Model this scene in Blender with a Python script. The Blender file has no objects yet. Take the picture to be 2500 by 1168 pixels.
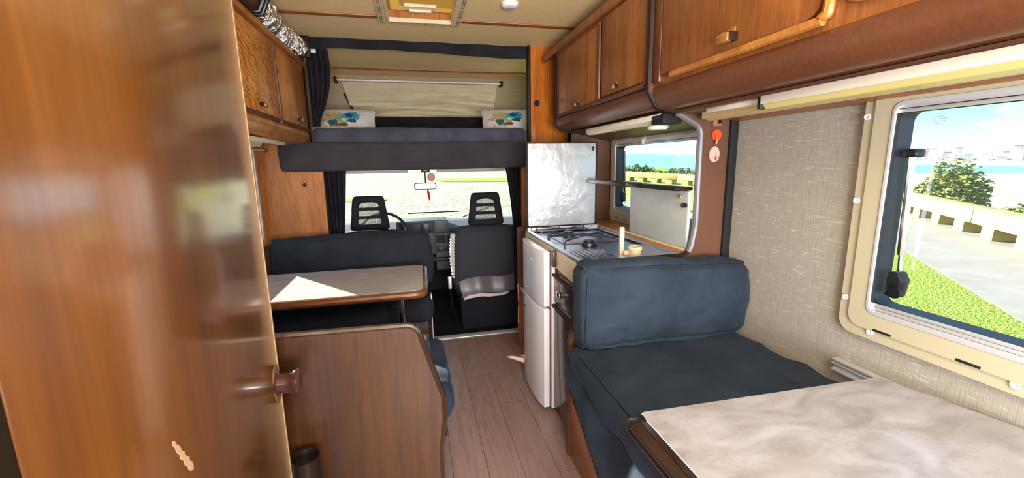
import bpy, bmesh, math, random
from mathutils import Vector, Matrix, noise
random.seed(7)
PI = math.pi
COL = bpy.context.scene.collection
sc = bpy.context.scene

# ------------------------------------------------------------------ camera
cam_d = bpy.data.cameras.new('camera'); cam = bpy.data.objects.new('camera', cam_d); COL.objects.link(cam)
cam_d.sensor_width = 36.0; cam_d.lens = 1012.0 / 2500.0 * 36.0; cam_d.clip_start = 0.02; cam_d.clip_end = 5000
Rm = ((0.97395905, -0.22607737, -0.01711117), (-0.05680105, -0.17024506, -0.98376332), (0.21949353, 0.95911712, -0.17865315))
m = Matrix.Identity(4)
for i in range(3):
    m[i][0] = Rm[0][i]; m[i][1] = -Rm[1][i]; m[i][2] = -Rm[2][i]
m.translation = Vector((0, 0, 1.3))
cam.matrix_world = m
sc.camera = cam
sc.view_settings.view_transform = 'Standard'; sc.view_settings.look = 'None'
sc.view_settings.gamma = 1; sc.view_settings.use_curve_mapping = False
sc.view_settings.exposure = 1.45
sc.cycles.max_bounces = 10; sc.cycles.diffuse_bounces = 6; sc.cycles.glossy_bounces = 4
sc.cycles.transparent_max_bounces = 16; sc.cycles.sample_clamp_indirect = 6
sc.cycles.use_denoising = True

# ------------------------------------------------------------------ world sky
W = bpy.data.worlds.new('sky'); sc.world = W; W.use_nodes = True
nt = W.node_tree; nt.nodes.clear()
def N(nt, t, **k):
    n = nt.nodes.new(t)
    for a, v in k.items(): setattr(n, a, v)
    return n
def ramp(nt, stops, interp='LINEAR'):
    r = nt.nodes.new('ShaderNodeValToRGB'); r.color_ramp.interpolation = interp
    els = r.color_ramp.elements
    while len(els) < len(stops): els.new(0.5)
    for e, (p, c) in zip(els, stops):
        e.position = p; e.color = tuple(c) + (1,) if len(c) == 3 else c
    return r
tc = N(nt, 'ShaderNodeTexCoord'); sep = N(nt, 'ShaderNodeSeparateXYZ')
nt.links.new(tc.outputs['Generated'], sep.inputs[0])
rs = ramp(nt, [(0.0, (0.55, 0.68, 0.68)), (0.012, (0.74, 0.88, 0.92)), (0.10, (0.27, 0.58, 0.74)), (0.5, (0.2, 0.45, 0.75)), (1.0, (0.14, 0.35, 0.7))])
nt.links.new(sep.outputs['Z'], rs.inputs[0])
cn = N(nt, 'ShaderNodeTexNoise'); cn.inputs['Scale'].default_value = 7.5; cn.inputs['Detail'].default_value = 5
mp = N(nt, 'ShaderNodeMapping'); mp.inputs['Scale'].default_value = (1, 1, 2.2); mp.inputs['Location'].default_value = (0.35, 0.1, 0)
nt.links.new(tc.outputs['Generated'], mp.inputs[0]); nt.links.new(mp.outputs[0], cn.inputs['Vector'])
cr = ramp(nt, [(0.56, (0, 0, 0)), (0.72, (1, 1, 1))]); nt.links.new(cn.outputs['Fac'], cr.inputs[0])
mx = N(nt, 'ShaderNodeMix', data_type='RGBA'); nt.links.new(cr.outputs[0], mx.inputs[0])
nt.links.new(rs.outputs[0], mx.inputs[6]); mx.inputs[7].default_value = (1.1, 1.1, 1.1, 1)
bg = N(nt, 'ShaderNodeBackground'); bg.inputs['Strength'].default_value = 0.72
wo = N(nt, 'ShaderNodeOutputWorld'); nt.links.new(mx.outputs[2], bg.inputs[0]); nt.links.new(bg.outputs[0], wo.inputs[0])

# ------------------------------------------------------------------ sun and area lights
def lamp(name, typ, loc, energy, color=(1, 1, 1), target=None, **k):
    d = bpy.data.lights.new(name, typ); d.energy = energy; d.color = color
    for a, v in k.items(): setattr(d, a, v)
    o = bpy.data.objects.new(name, d); COL.objects.link(o); o.location = loc
    if target is not None:
        o.rotation_euler = (Vector(target) - Vector(loc)).to_track_quat('-Z', 'Y').to_euler()
    return o
lamp('sun', 'SUN', (-5.84, 7.14, 3.5), 11.0, (1.0, 0.93, 0.80), target=(0, 0, 0.0), angle=0.009)
# two unseen area fills added behind the camera to brighten the interior
lamp('rear_area_fill', 'AREA', (0.3, -1.45, 1.0), 54, (0.95, 0.97, 1.0), target=(0.3, 0.5, 2.3), shape='RECTANGLE', size=1.3, size_y=0.8)
lamp('rear_top_fill', 'AREA', (0.35, -0.75, 2.09), 20, (1.0, 0.97, 0.92), target=(0.35, -0.55, 0), shape='RECTANGLE', size=0.6, size_y=0.6)

lamp('rear_point_fill', 'POINT', (0.45, -0.9, 1.4), 7, (1.0, 0.95, 0.86), shadow_soft_size=0.16)  # added point fill behind the camera, no fixture there

# ------------------------------------------------------------------ helpers
WL = {}
def wl(o): return WL.get(o.name, Vector((0, 0, 0))) if o else Vector((0, 0, 0))
def obj(name, bm, mat, parent=None, smooth=30, label=None):
    me = bpy.data.meshes.new(name)
    off = wl(parent)
    if off.length: bmesh.ops.translate(bm, verts=bm.verts, vec=-off)
    bmesh.ops.recalc_face_normals(bm, faces=bm.faces)
    bm.to_mesh(me); bm.free()
    me.materials.append(mat)
    if smooth:
        me.polygons.foreach_set('use_smooth', [True] * len(me.polygons))
        me.set_sharp_from_angle(angle=math.radians(smooth))
    o = bpy.data.objects.new(name, me); COL.objects.link(o)
    WL[o.name] = off.copy()
    if parent: o.parent = parent
    if label: o['label'] = label
    return o
def thing(name, label, cat, loc=(0, 0, 0), group=None):
    o = bpy.data.objects.new(name, None); COL.objects.link(o); o.location = loc; o.empty_display_size = 0.05
    WL[o.name] = Vector(loc); o['label'] = label; o['category'] = cat
    if group: o['group'] = group
    return o
def tag(o, label, cat, group=None):
    o['label'] = label; o['category'] = cat
    if group: o['group'] = group
    return o
def struct(name, bm, mat, parent=None, smooth=30, label=None):
    o = obj(name, bm, mat, parent, smooth, label)
    if parent is None: o['kind'] = 'structure'
    return o
def sroot(name, loc=(0, 0, 0), label=None):
    o = bpy.data.objects.new(name, None); COL.objects.link(o); o.location = loc; WL[o.name] = Vector(loc)
    o['kind'] = 'structure'
    if label: o['label'] = label
    return o
def dup(root, delta, label, group=None):
    r = root.copy(); COL.objects.link(r); r.location = root.location + Vector(delta); r['label'] = label
    if group: r['group'] = group
    for ch in list(root.children):
        c = ch.copy(); COL.objects.link(c); c.parent = r
        for g in list(ch.children):
            d = g.copy(); COL.objects.link(d); d.parent = c
    return r
def join(bm, tmp):
    me = bpy.data.meshes.new('tmp'); tmp.to_mesh(me); tmp.free(); bm.from_mesh(me); bpy.data.meshes.remove(me)
def box(bm, x0, x1, y0, y1, z0, z1, bev=0.0, seg=2, rot=None, pivot=None):
    t = bmesh.new(); bmesh.ops.create_cube(t, size=1)
    for v in t.verts:
        v.co = Vector((x0 + (v.co.x + .5) * (x1 - x0), y0 + (v.co.y + .5) * (y1 - y0), z0 + (v.co.z + .5) * (z1 - z0)))
    if bev: bmesh.ops.bevel(t, geom=t.edges[:], offset=bev, segments=seg, affect='EDGES', profile=0.5)
    if rot is not None:
        p = Vector(pivot) if pivot else Vector(((x0 + x1) / 2, (y0 + y1) / 2, (z0 + z1) / 2))
        bmesh.ops.transform(t, matrix=Matrix.Translation(p) @ rot.to_4x4() @ Matrix.Translation(-p), verts=t.verts)
    join(bm, t); return bm
def B(*a, **k): return box(bmesh.new(), *a, **k)
def fillet(pts, n=6):
    # pts: (a,b) or (a,b,r)
    out = []; L = len(pts)
    for i, p in enumerate(pts):
        r = p[2] if len(p) > 2 else 0
        P = Vector(p[:2])
        if r <= 0: out.append(tuple(P)); continue
        A = Vector(pts[i - 1][:2]); Cc = Vector(pts[(i + 1) % L][:2])
        u = (A - P).normalized(); v = (Cc - P).normalized()
        ang = u.angle(v); d = min(r / math.tan(ang / 2), (A - P).length * .49, (Cc - P).length * .49)
        s = P + u * d; e = P + v * d
        for k in range(n + 1):
            t = k / n
            out.append(tuple((1 - t) ** 2 * s + 2 * t * (1 - t) * P + t * t * e))
    return out
def to3(axis, a, b, c):
    return {'x': (c, a, b), 'y': (a, c, b), 'z': (a, b, c)}[axis]
def prism(bm, poly, axis, c0, c1, bev=0.0, seg=2):
    t = bmesh.new()
    vs = [t.verts.new(to3(axis, a, b, c0)) for a, b in poly]
    f = t.faces.new(vs)
    r = bmesh.ops.extrude_face_region(t, geom=[f])
    nv = [g for g in r['geom'] if isinstance(g, bmesh.types.BMVert)]
    d = Vector(to3(axis, 0, 0, c1 - c0)); bmesh.ops.translate(t, verts=nv, vec=d)
    if bev:
        es = [e for e in t.edges if abs((e.verts[0].co - e.verts[1].co).normalized().dot(d.normalized())) < .5]
        bmesh.ops.bevel(t, geom=es, offset=bev, segments=seg, affect='EDGES', profile=0.5)
    bmesh.ops.recalc_face_normals(t, faces=t.faces)
    join(bm, t); return bm
def PR(*a, **k): return prism(bmesh.new(), *a, **k)
def rrect(a0, a1, b0, b1, r, n=6): return fillet([(a0, b0, r), (a1, b0, r), (a1, b1, r), (a0, b1, r)], n)
def ring(bm, outer, inner, axis, c0, c1):
    # both loops same count
    t = bmesh.new(); L = len(outer)
    V = [[t.verts.new(to3(axis, a, b, c)) for a, b in loop] for loop in (outer, inner) for c in (c0, c1)]
    o0, o1, i0, i1 = V
    for k in range(L):
        j = (k + 1) % L
        t.faces.new((o0[k], o0[j], o1[j], o1[k])); t.faces.new((i0[k], i1[k], i1[j], i0[j]))
        t.faces.new((o0[k], i0[k], i0[j], o0[j])); t.faces.new((o1[k], o1[j], i1[j], i1[k]))
    bmesh.ops.recalc_face_normals(t, faces=t.faces)
    join(bm, t); return bm
def tube(bm, pts, r, seg=10, cap=True, closed=False, radii=None, smoothn=0):
    P = [Vector(p) for p in pts]
    if smoothn:
        Q = []
        for i in range(len(P) - 1):
            p0 = P[max(i - 1, 0)]; p1 = P[i]; p2 = P[i + 1]; p3 = P[min(i + 2, len(P) - 1)]
            for k in range(smoothn):
                t = k / smoothn
                Q.append(.5 * ((2 * p1) + (-p0 + p2) * t + (2 * p0 - 5 * p1 + 4 * p2 - p3) * t * t + (-p0 + 3 * p1 - 3 * p2 + p3) * t ** 3))
        Q.append(P[-1]); P = Q
    t = bmesh.new(); rings = []; n = len(P); up = None
    for i, p in enumerate(P):
        if closed: d = (P[(i + 1) % n] - P[i - 1]).normalized()
        else: d = (P[min(i + 1, n - 1)] - P[max(i - 1, 0)]).normalized()
        if up is None:
            up = Vector((0, 0, 1)) if abs(d.z) < .9 else Vector((1, 0, 0))
        a = d.cross(up).normalized(); b = a.cross(d).normalized(); up = b
        rr = radii[i] if radii else r
        rings.append([t.verts.new(p + a * math.cos(2 * PI * k / seg) * rr + b * math.sin(2 * PI * k / seg) * rr) for k in range(seg)])
    for i in range(n if closed else n - 1):
        A = rings[i]; Bq = rings[(i + 1) % n]
        for k in range(seg):
            j = (k + 1) % seg; t.faces.new((A[k], A[j], Bq[j], Bq[k]))
    if cap and not closed: t.faces.new(rings[0]); t.faces.new(rings[-1][::-1])
    join(bm, t); return bm
def T(*a, **k): return tube(bmesh.new(), *a, **k)
def cyl(bm, c, r, h, axis='z', seg=20, bev=0, r2=None):
    t = bmesh.new(); bmesh.ops.create_cone(t, cap_ends=True, segments=seg, radius1=r, radius2=r if r2 is None else r2, depth=h)
    if bev: bmesh.ops.bevel(t, geom=[e for e in t.edges if abs(e.verts[0].co.z - e.verts[1].co.z) < 1e-6], offset=bev, segments=2, affect='EDGES')
    R_ = {'z': Matrix.Identity(4), 'x': Matrix.Rotation(PI / 2, 4, 'Y'), 'y': Matrix.Rotation(-PI / 2, 4, 'X')}[axis]
    bmesh.ops.transform(t, matrix=Matrix.Translation(Vector(c)) @ R_, verts=t.verts)
    join(bm, t); return bm
def CY(*a, **k): return cyl(bmesh.new(), *a, **k)
def lathe(bm, prof, c=(0, 0, 0), axis='z', seg=24):
    t = bmesh.new(); rings = []
    for r, h in prof:
        rings.append([t.verts.new((max(r, 1e-5) * math.cos(2 * PI * k / seg), max(r, 1e-5) * math.sin(2 * PI * k / seg), h)) for k in range(seg)])
    for A, Bq in zip(rings, rings[1:]):
        for k in range(seg): t.faces.new((A[k], A[(k + 1) % seg], Bq[(k + 1) % seg], Bq[k]))
    bmesh.ops.remove_doubles(t, verts=t.verts, dist=1e-4)
    R_ = {'z': Matrix.Identity(4), 'x': Matrix.Rotation(PI / 2, 4, 'Y'), 'y': Matrix.Rotation(-PI / 2, 4, 'X')}[axis]
    bmesh.ops.transform(t, matrix=Matrix.Translation(Vector(c)) @ R_, verts=t.verts)
    join(bm, t); return bm
def cushion(x0, x1, y0, y1, z0, z1, r=0.03, puff=0.012, wr=0.006, cuts=26, seed=0, wscale=6.0, rot=None, shape=None):
    t = bmesh.new(); bmesh.ops.create_cube(t, size=2)
    bmesh.ops.subdivide_edges(t, edges=t.edges[:], cuts=cuts, use_grid_fill=True)
    H = Vector(((x1 - x0) / 2, (y1 - y0) / 2, (z1 - z0) / 2)); Cn = Vector(((x0 + x1) / 2, (y0 + y1) / 2, (z0 + z1) / 2))
    for v in t.verts:
        u = v.co.copy()
        # concentrate the grid near the edges
        u = Vector([math.copysign(abs(q) ** 0.8, q) for q in u])
        p = Vector((u.x * H.x, u.y * H.y, u.z * H.z))
        inn = Vector([max(-H[i] + r, min(H[i] - r, p[i])) for i in range(3)])
        d = p - inn
        n = d.normalized() if d.length > 1e-9 else Vector((0, 0, 0))
        q = inn + n * r if d.length > 1e-9 else p
        if n.length < .5: n = Vector((0, 0, 1))
        w = 1
        for i in range(3):
            if abs(n[i]) < .7: w *= (1 - abs(u[i]) ** 2.5)
        q += n * puff * w
        ns = noise.fractal((q + Cn) * wscale + Vector((seed * 3.1, seed, 0)), 1.0, 2.0, 4)
        ns2 = noise.noise((q + Cn) * wscale * 3.3 + Vector((0, seed * 1.7, 5)))
        rid = 1 - abs(noise.noise((q + Cn) * wscale * 1.3 + Vector((seed, 9, seed)))) * 2
        q += n * (wr * ns + wr * .35 * ns2 + wr * .5 * max(0, rid - .7))
        q += Cn
        if shape: q = shape(q)
        v.co = q
    if rot is not None:
        bmesh.ops.transform(t, matrix=Matrix.Translation(Cn) @ rot.to_4x4() @ Matrix.Translation(-Cn), verts=t.verts)
    return t
def sheet(fn, nu, nv, thick=0.002):
    t = bmesh.new(); g = [[t.verts.new(fn(i / nu, j / nv)) for j in range(nv + 1)] for i in range(nu + 1)]
    for i in range(nu):
        for j in range(nv): t.faces.new((g[i][j], g[i + 1][j], g[i + 1][j + 1], g[i][j + 1]))
    if thick:
        bmesh.ops.recalc_face_normals(t, faces=t.faces)
        bmesh.ops.solidify(t, geom=t.faces[:], thickness=thick)
    return t
RX = lambda a: Matrix.Rotation(math.radians(a), 3, 'X')
RY = lambda a: Matrix.Rotation(math.radians(a), 3, 'Y')
RZ = lambda a: Matrix.Rotation(math.radians(a), 3, 'Z')

# ------------------------------------------------------------------ materials
def s2l(c): return tuple((x / 255 / 12.92) if x / 255 <= .04045 else ((x / 255 + .055) / 1.055) ** 2.4 for x in c)
def mat(name, rgb, rough=0.5, metal=0.0, bump=None, var=None, sheen=0, coat=0, spec=0.5, emit=None):
    """rgb in 0-255. bump=(scale, strength, dist); var=(scale, rgb2, (sx,sy,sz))"""
    M_ = bpy.data.materials.new(name); M_.use_nodes = True; nt = M_.node_tree; b = nt.nodes['Principled BSDF']
    b.inputs['Base Color'].default_value = s2l(rgb) + (1,); b.inputs['Roughness'].default_value = rough; b.inputs['Metallic'].default_value = metal
    b.inputs['Specular IOR Level'].default_value = spec
    if sheen: b.inputs['Sheen Weight'].default_value = sheen; b.inputs['Sheen Roughness'].default_value = 0.4; b.inputs['Sheen Tint'].default_value = s2l([min(255, c * 1.6 + 20) for c in rgb]) + (1,)
    if coat: b.inputs['Coat Weight'].default_value = coat; b.inputs['Coat Roughness'].default_value = 0.12
    tcn = N(nt, 'ShaderNodeTexCoord')
    if var:
        sc_, c2, s3 = var
        mpn = N(nt, 'ShaderNodeMapping'); mpn.inputs['Scale'].default_value = s3; nt.links.new(tcn.outputs['Object'], mpn.inputs[0])
        nn = N(nt, 'ShaderNodeTexNoise'); nn.inputs['Scale'].default_value = sc_; nn.inputs['Detail'].default_value = 6; nn.inputs['Roughness'].default_value = .6
        nt.links.new(mpn.outputs[0], nn.inputs['Vector'])
        rp = ramp(nt, [(0.32, s2l(rgb)), (0.68, s2l(c2))]); nt.links.new(nn.outputs['Fac'], rp.inputs[0]); nt.links.new(rp.outputs[0], b.inputs['Base Color'])
    if bump:
        bs, st, di = bump[:3]; nb = N(nt, 'ShaderNodeTexNoise'); nb.inputs['Scale'].default_value = bs; nb.inputs['Detail'].default_value = 4
        if len(bump) > 3:
            mp2 = N(nt, 'ShaderNodeMapping'); mp2.inputs['Scale'].default_value = bump[3]; nt.links.new(tcn.outputs['Object'], mp2.inputs[0]); nt.links.new(mp2.outputs[0], nb.inputs['Vector'])
        else: nt.links.new(tcn.outputs['Object'], nb.inputs['Vector'])
        bn = N(nt, 'ShaderNodeBump'); bn.inputs['Strength'].default_value = st; bn.inputs['Distance'].default_value = di
        nt.links.new(nb.outputs['Fac'], bn.inputs['Height']); nt.links.new(bn.outputs[0], b.inputs['Normal'])
    if emit: b.inputs['Emission Color'].default_value = s2l(emit[0]) + (1,); b.inputs['Emission Strength'].default_value = emit[1]
    return M_
def wood(name, a, b_, c, grain=(14, 14, 0.9), rough=0.35, coat=0.3, wave=0.0, off=0.0, coat_rough=0.12, bump=0.08, fine=.8):
    M_ = bpy.data.materials.new(name); M_.use_nodes = True; nt = M_.node_tree; b = nt.nodes['Principled BSDF']
    tcn = N(nt, 'ShaderNodeTexCoord'); mpn = N(nt, 'ShaderNodeMapping'); mpn.inputs['Scale'].default_value = grain; mpn.inputs['Location'].default_value = (off, off * .7, off * .3)
    nt.links.new(tcn.outputs['Object'], mpn.inputs[0])
    n1 = N(nt, 'ShaderNodeTexNoise'); n1.inputs['Scale'].default_value = 1.0; n1.inputs['Detail'].default_value = 5; n1.inputs['Distortion'].default_value = 0.6 + wave
    nt.links.new(mpn.outputs[0], n1.inputs['Vector'])
    rp = ramp(nt, [(0.25, s2l(a)), (0.5, s2l(b_)), (0.75, s2l(c))]); nt.links.new(n1.outputs['Fac'], rp.inputs[0])
    mp2 = N(nt, 'ShaderNodeMapping'); mp2.inputs['Scale'].default_value = tuple(g * 11 for g in grain); nt.links.new(tcn.outputs['Object'], mp2.inputs[0])
    n2 = N(nt, 'ShaderNodeTexNoise'); n2.inputs['Scale'].default_value = 1.0; n2.inputs['Detail'].default_value = 3; nt.links.new(mp2.outputs[0], n2.inputs['Vector'])
    r2 = ramp(nt, [(0.35, (0.72, 0.68, 0.64)), (0.6, (1.05, 1.05, 1.05))]); nt.links.new(n2.outputs['Fac'], r2.inputs[0])
    ml = N(nt, 'ShaderNodeMix', data_type='RGBA', blend_type='MULTIPLY'); ml.inputs[0].default_value = fine
    nt.links.new(rp.outputs[0], ml.inputs[6]); nt.links.new(r2.outputs[0], ml.inputs[7])
    last = ml
    if wave:
        wv = N(nt, 'ShaderNodeTexWave'); wv.wave_type = 'BANDS'; wv.bands_direction = 'DIAGONAL'; wv.inputs['Scale'].default_value = 3.0; wv.inputs['Distortion'].default_value = 9; wv.inputs['Detail'].default_value = 2; wv.inputs['Detail Scale'].default_value = 1.2
        mp3 = N(nt, 'ShaderNodeMapping'); mp3.inputs['Scale'].default_value = (3.2, 3.2, 6.5); nt.links.new(tcn.outputs['Object'], mp3.inputs[0]); nt.links.new(mp3.outputs[0], wv.inputs['Vector'])
        r3 = ramp(nt, [(0.0, (0.55, 0.45, 0.35)), (0.45, (1.05, 1.05, 1.05))]); nt.links.new(wv.outputs['Fac'], r3.inputs[0])
        m3 = N(nt, 'ShaderNodeMix', data_type='RGBA', blend_type='MULTIPLY'); m3.inputs[0].default_value = min(1, wave)
        nt.links.new(ml.outputs[2], m3.inputs[6]); nt.links.new(r3.outputs[0], m3.inputs[7]); last = m3
    nt.links.new(last.outputs[2], b.inputs['Base Color'])
    b.inputs['Roughness'].default_value = rough; b.inputs['Coat Weight'].default_value = coat; b.inputs['Coat Roughness'].default_value = coat_rough
    bn = N(nt, 'ShaderNodeBump'); bn.inputs['Strength'].default_value = bump; bn.inputs['Distance'].default_value = .002
    nt.links.new(n2.outputs['Fac'], bn.inputs['Height']); nt.links.new(bn.outputs[0], b.inputs['Normal'])
    if name == 'wood_door': b.inputs['Coat IOR'].default_value = 2.3; b.inputs['Specular IOR Level'].default_value = .8
    return M_
def glass_mat(name, tint, refl=0.06, rough=0.0):
    M_ = bpy.data.materials.new(name); M_.use_nodes = True; nt = M_.node_tree; nt.nodes.clear()
    tr = N(nt, 'ShaderNodeBsdfTransparent'); tr.inputs[0].default_value = tuple(tint) + (1,)
    gl = N(nt, 'ShaderNodeBsdfGlossy'); gl.inputs['Roughness'].default_value = rough
    lw = N(nt, 'ShaderNodeLayerWeight'); lw.inputs['Blend'].default_value = .5
    pw = N(nt, 'ShaderNodeMath', operation='POWER'); nt.links.new(lw.outputs['Facing'], pw.inputs[0]); pw.inputs[1].default_value = 5
    fr = N(nt, 'ShaderNodeMath', operation='MULTIPLY_ADD'); nt.links.new(pw.outputs[0], fr.inputs[0]); fr.inputs[1].default_value = .8; fr.inputs[2].default_value = refl * .5
    mxs = N(nt, 'ShaderNodeMixShader'); nt.links.new(fr.outputs[0], mxs.inputs[0]); nt.links.new(tr.outputs[0], mxs.inputs[1]); nt.links.new(gl.outputs[0], mxs.inputs[2])
    o = N(nt, 'ShaderNodeOutputMaterial'); nt.links.new(mxs.outputs[0], o.inputs[0]); return M_

W_DOOR = wood('wood_door', (84, 46, 14), (106, 62, 20), (126, 78, 32), grain=(7, 7, 0.45), rough=.35, coat=1.0, coat_rough=.14, bump=.02, fine=.35)
W_CAB = wood('wood_cabinet', (130, 78, 36), (146, 88, 42), (162, 104, 56), grain=(13, 13, 1.0), rough=.4, coat=.25)
W_CABL = wood('wood_cabinet_left', (162, 98, 40), (186, 120, 54), (204, 140, 70), grain=(12, 12, 1.0), rough=.35, coat=.35, off=3)
W_ZEB = wood('wood_zebra', (190, 116, 36), (220, 148, 58), (236, 174, 88), grain=(9, 9, 1.4), rough=.35, coat=.35, wave=1.0, off=5)
W_TRIM = wood('wood_trim', (76, 38, 22), (94, 50, 30), (110, 64, 40), grain=(2, 2, 2), rough=.4, coat=.1)
W_DARK = wood('wood_dark', (66, 38, 24), (86, 52, 32), (104, 66, 42), grain=(12, 12, 0.8), rough=.35, coat=.3, off=8)
W_PART = wood('wood_partition', (46, 25, 10), (64, 36, 16), (82, 50, 24), grain=(9, 9, 0.6), rough=.35, coat=.3, off=12)
W_ORANGE = wood('wood_orange', (150, 74, 18), (192, 108, 34), (214, 132, 54), grain=(8, 8, 0.8), rough=.22, coat=.5, off=2)
W_PANEL = wood('wood_panel', (150, 88, 40), (176, 108, 52), (192, 126, 68), grain=(7, 7, 0.8), rough=.4, coat=.2, off=17)
W_BROWN = mat('brown_laminate', (104, 68, 50), .45, bump=(60, .1, .002), var=(5, (92, 60, 44), (1, 1, .4)))
VINYL = mat('brown_vinyl_roll', (106, 62, 38), .38, bump=(55, .45, .003), var=(4, (96, 55, 34), (1, 1, 1)))
EDGE = mat('dark_edge_trim', (36, 22, 18), .55, spec=.25)
EDGEG = mat('glossy_edge_trim', (52, 34, 26), .25, coat=.8)
EDGE_T = mat('table_edge_dark', (24, 13, 11), .2, coat=.9, bump=(40, .25, .002), var=(8, (38, 20, 16), (1, 1, 1)))
EDGE_T2 = mat('table_edge_brown', (104, 56, 32), .25, coat=.5, var=(9, (124, 70, 40), (1, 1, 1)))
GREY_EDGE = mat('grey_edge_trim', (120, 118, 122), .3, metal=.3)
VELVET = mat('teal_grey_velvet', (31, 40, 53), .85, sheen=.5, bump=(150, .15, .002), var=(4.5, (48, 58, 70), (1, 1, 1)), spec=.2)
VELVETD = mat('dark_slate_velvet', (30, 34, 41), .85, sheen=.4, bump=(120, .15, .002), var=(5, (40, 45, 54), (1, 1, 1)), spec=.2)
CHAR = mat('charcoal_fabric', (50, 46, 52), .9, sheen=.15, bump=(220, .2, .001), var=(7, (60, 56, 62), (1, 1, 1)), spec=.2)
BLACKF = mat('black_fabric', (26, 25, 29), .9, bump=(160, .25, .002), var=(8, (40, 38, 44), (1, 1, 1)), spec=.2)
MATT = mat('mattress_slate', (56, 56, 66), .85, sheen=.4, bump=(80, .2, .002), var=(8, (74, 76, 90), (1, 1, 1)), spec=.2)
BLACK = mat('black_plastic', (20, 20, 22), .35)
BLACKM = mat('black_matte', (16, 16, 18), .8)
DASH = mat('dash_plastic', (86, 92, 98), .55, bump=(200, .15, .001))
DASHD = mat('dash_dark', (40, 42, 48), .5)
WHITE = mat('white_plastic', (232, 228, 226), .35)
CREAM = mat('cream_plastic', (226, 210, 176), .4)
BEIGEF = mat('beige_frame', (188, 178, 150), .45)
LAMPC = mat('strip_lamp_cover', (244, 238, 224), .3)
YELL = mat('yellowed_diffuser', (206, 192, 124), .35)
CHROME = mat('chrome', (210, 212, 216), .12, metal=1)
STEEL = mat('brushed_steel', (196, 202, 214), .34, metal=1, bump=(30, .08, .001, (1, 20, 1)))
STEELD = mat('grid_steel', (84, 88, 100), .3, metal=.9)
ALU = mat('aluminium', (222, 222, 226), .4, metal=.45)
FOIL = mat('crinkled_foil', (200, 200, 198), .2, metal=1, bump=(34, 1.0, .02))
FRIDGE = mat('fridge_white', (236, 232, 238), .3, coat=.3)
SEAL = mat('grey_seal', (110, 84, 76), .6)
SILV = mat('silver_board', (196, 200, 206), .34, metal=.4, bump=(13, .8, .012), var=(3, (192, 194, 200), (1, 1, 1)))
SILV2 = mat('white_board', (208, 210, 206), .45, metal=.15, bump=(26, .35, .004), var=(5, (196, 200, 198), (1, 1, 1)))
CEIL = mat('ceiling_cream', (246, 218, 164), .6, bump=(120, .1, .001), var=(60, (238, 208, 152), (1, 1, 1)))
CEIL2 = mat('luton_cream', (238, 212, 164), .65, bump=(120, .1, .001), var=(60, (230, 202, 152), (1, 1, 1)))
TRIMW = mat('orange_trim', (150, 92, 42), .4)
RED = mat('red_fabric', (200, 24, 16), .6)
ORANGE = mat('orange_plastic', (226, 78, 28), .4)
PINK = mat('pale_pink_plastic', (214, 170, 160), .35)
PINKS = mat('pink_sticker', (232, 160, 140), .6)
OLIVE = mat('olive_jamb', (34, 25, 14), .7, spec=.2)
BLINDF = mat('blind_cloth', (214, 196, 164), .8, bump=(14, .5, .01, (1, 1, 3.5)), var=(8, (196, 178, 146), (1, 1, 4)))
CARPET = mat('black_carpet', (28, 28, 34), .95, bump=(300, .5, .004), var=(120, (38, 40, 50), (1, 1, 1)), spec=.1)
SILVEREDGE = mat('white_laminate', (222, 214, 200), .4)

def linen():
    M_ = bpy.data.materials.new('linen_wallpaper'); M_.use_nodes = True; nt = M_.node_tree; b = nt.nodes['Principled BSDF']
    tcn = N(nt, 'ShaderNodeTexCoord'); out = []
    for s3 in ((30, 22, 260), (30, 330, 16)):
        mpn = N(nt, 'ShaderNodeMapping'); mpn.inputs['Scale'].default_value = s3; nt.links.new(tcn.outputs['Object'], mpn.inputs[0])
        nn = N(nt, 'ShaderNodeTexNoise'); nn.inputs['Scale'].default_value = 1; nn.inputs['Detail'].default_value = 2; nt.links.new(mpn.outputs[0], nn.inputs['Vector']); out.append(nn)
    r1 = ramp(nt, [(0.6, s2l((166, 158, 146))), (0.72, s2l((198, 192, 182)))]); nt.links.new(out[0].outputs['Fac'], r1.inputs[0])
    r2 = ramp(nt, [(0.3, (.8, .78, .76)), (0.5, (1, 1, 1))]); nt.links.new(out[1].outputs['Fac'], r2.inputs[0])
    ml = N(nt, 'ShaderNodeMix', data_type='RGBA', blend_type='MULTIPLY'); ml.inputs[0].default_value = .7
    nt.links.new(r1.outputs[0], ml.inputs[6]); nt.links.new(r2.outputs[0], ml.inputs[7]); nt.links.new(ml.outputs[2], b.inputs['Base Color'])
    ad = N(nt, 'ShaderNodeMath', operation='ADD'); nt.links.new(out[0].outputs['Fac'], ad.inputs[0]); nt.links.new(out[1].outputs['Fac'], ad.inputs[1])
    bn = N(nt, 'ShaderNodeBump'); bn.inputs['Strength'].default_value = .3; bn.inputs['Distance'].default_value = .002
    nt.links.new(ad.outputs[0], bn.inputs['Height']); nt.links.new(bn.outputs[0], b.inputs['Normal']); b.inputs['Roughness'].default_value = .7
    return M_
LINEN = linen()
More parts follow.
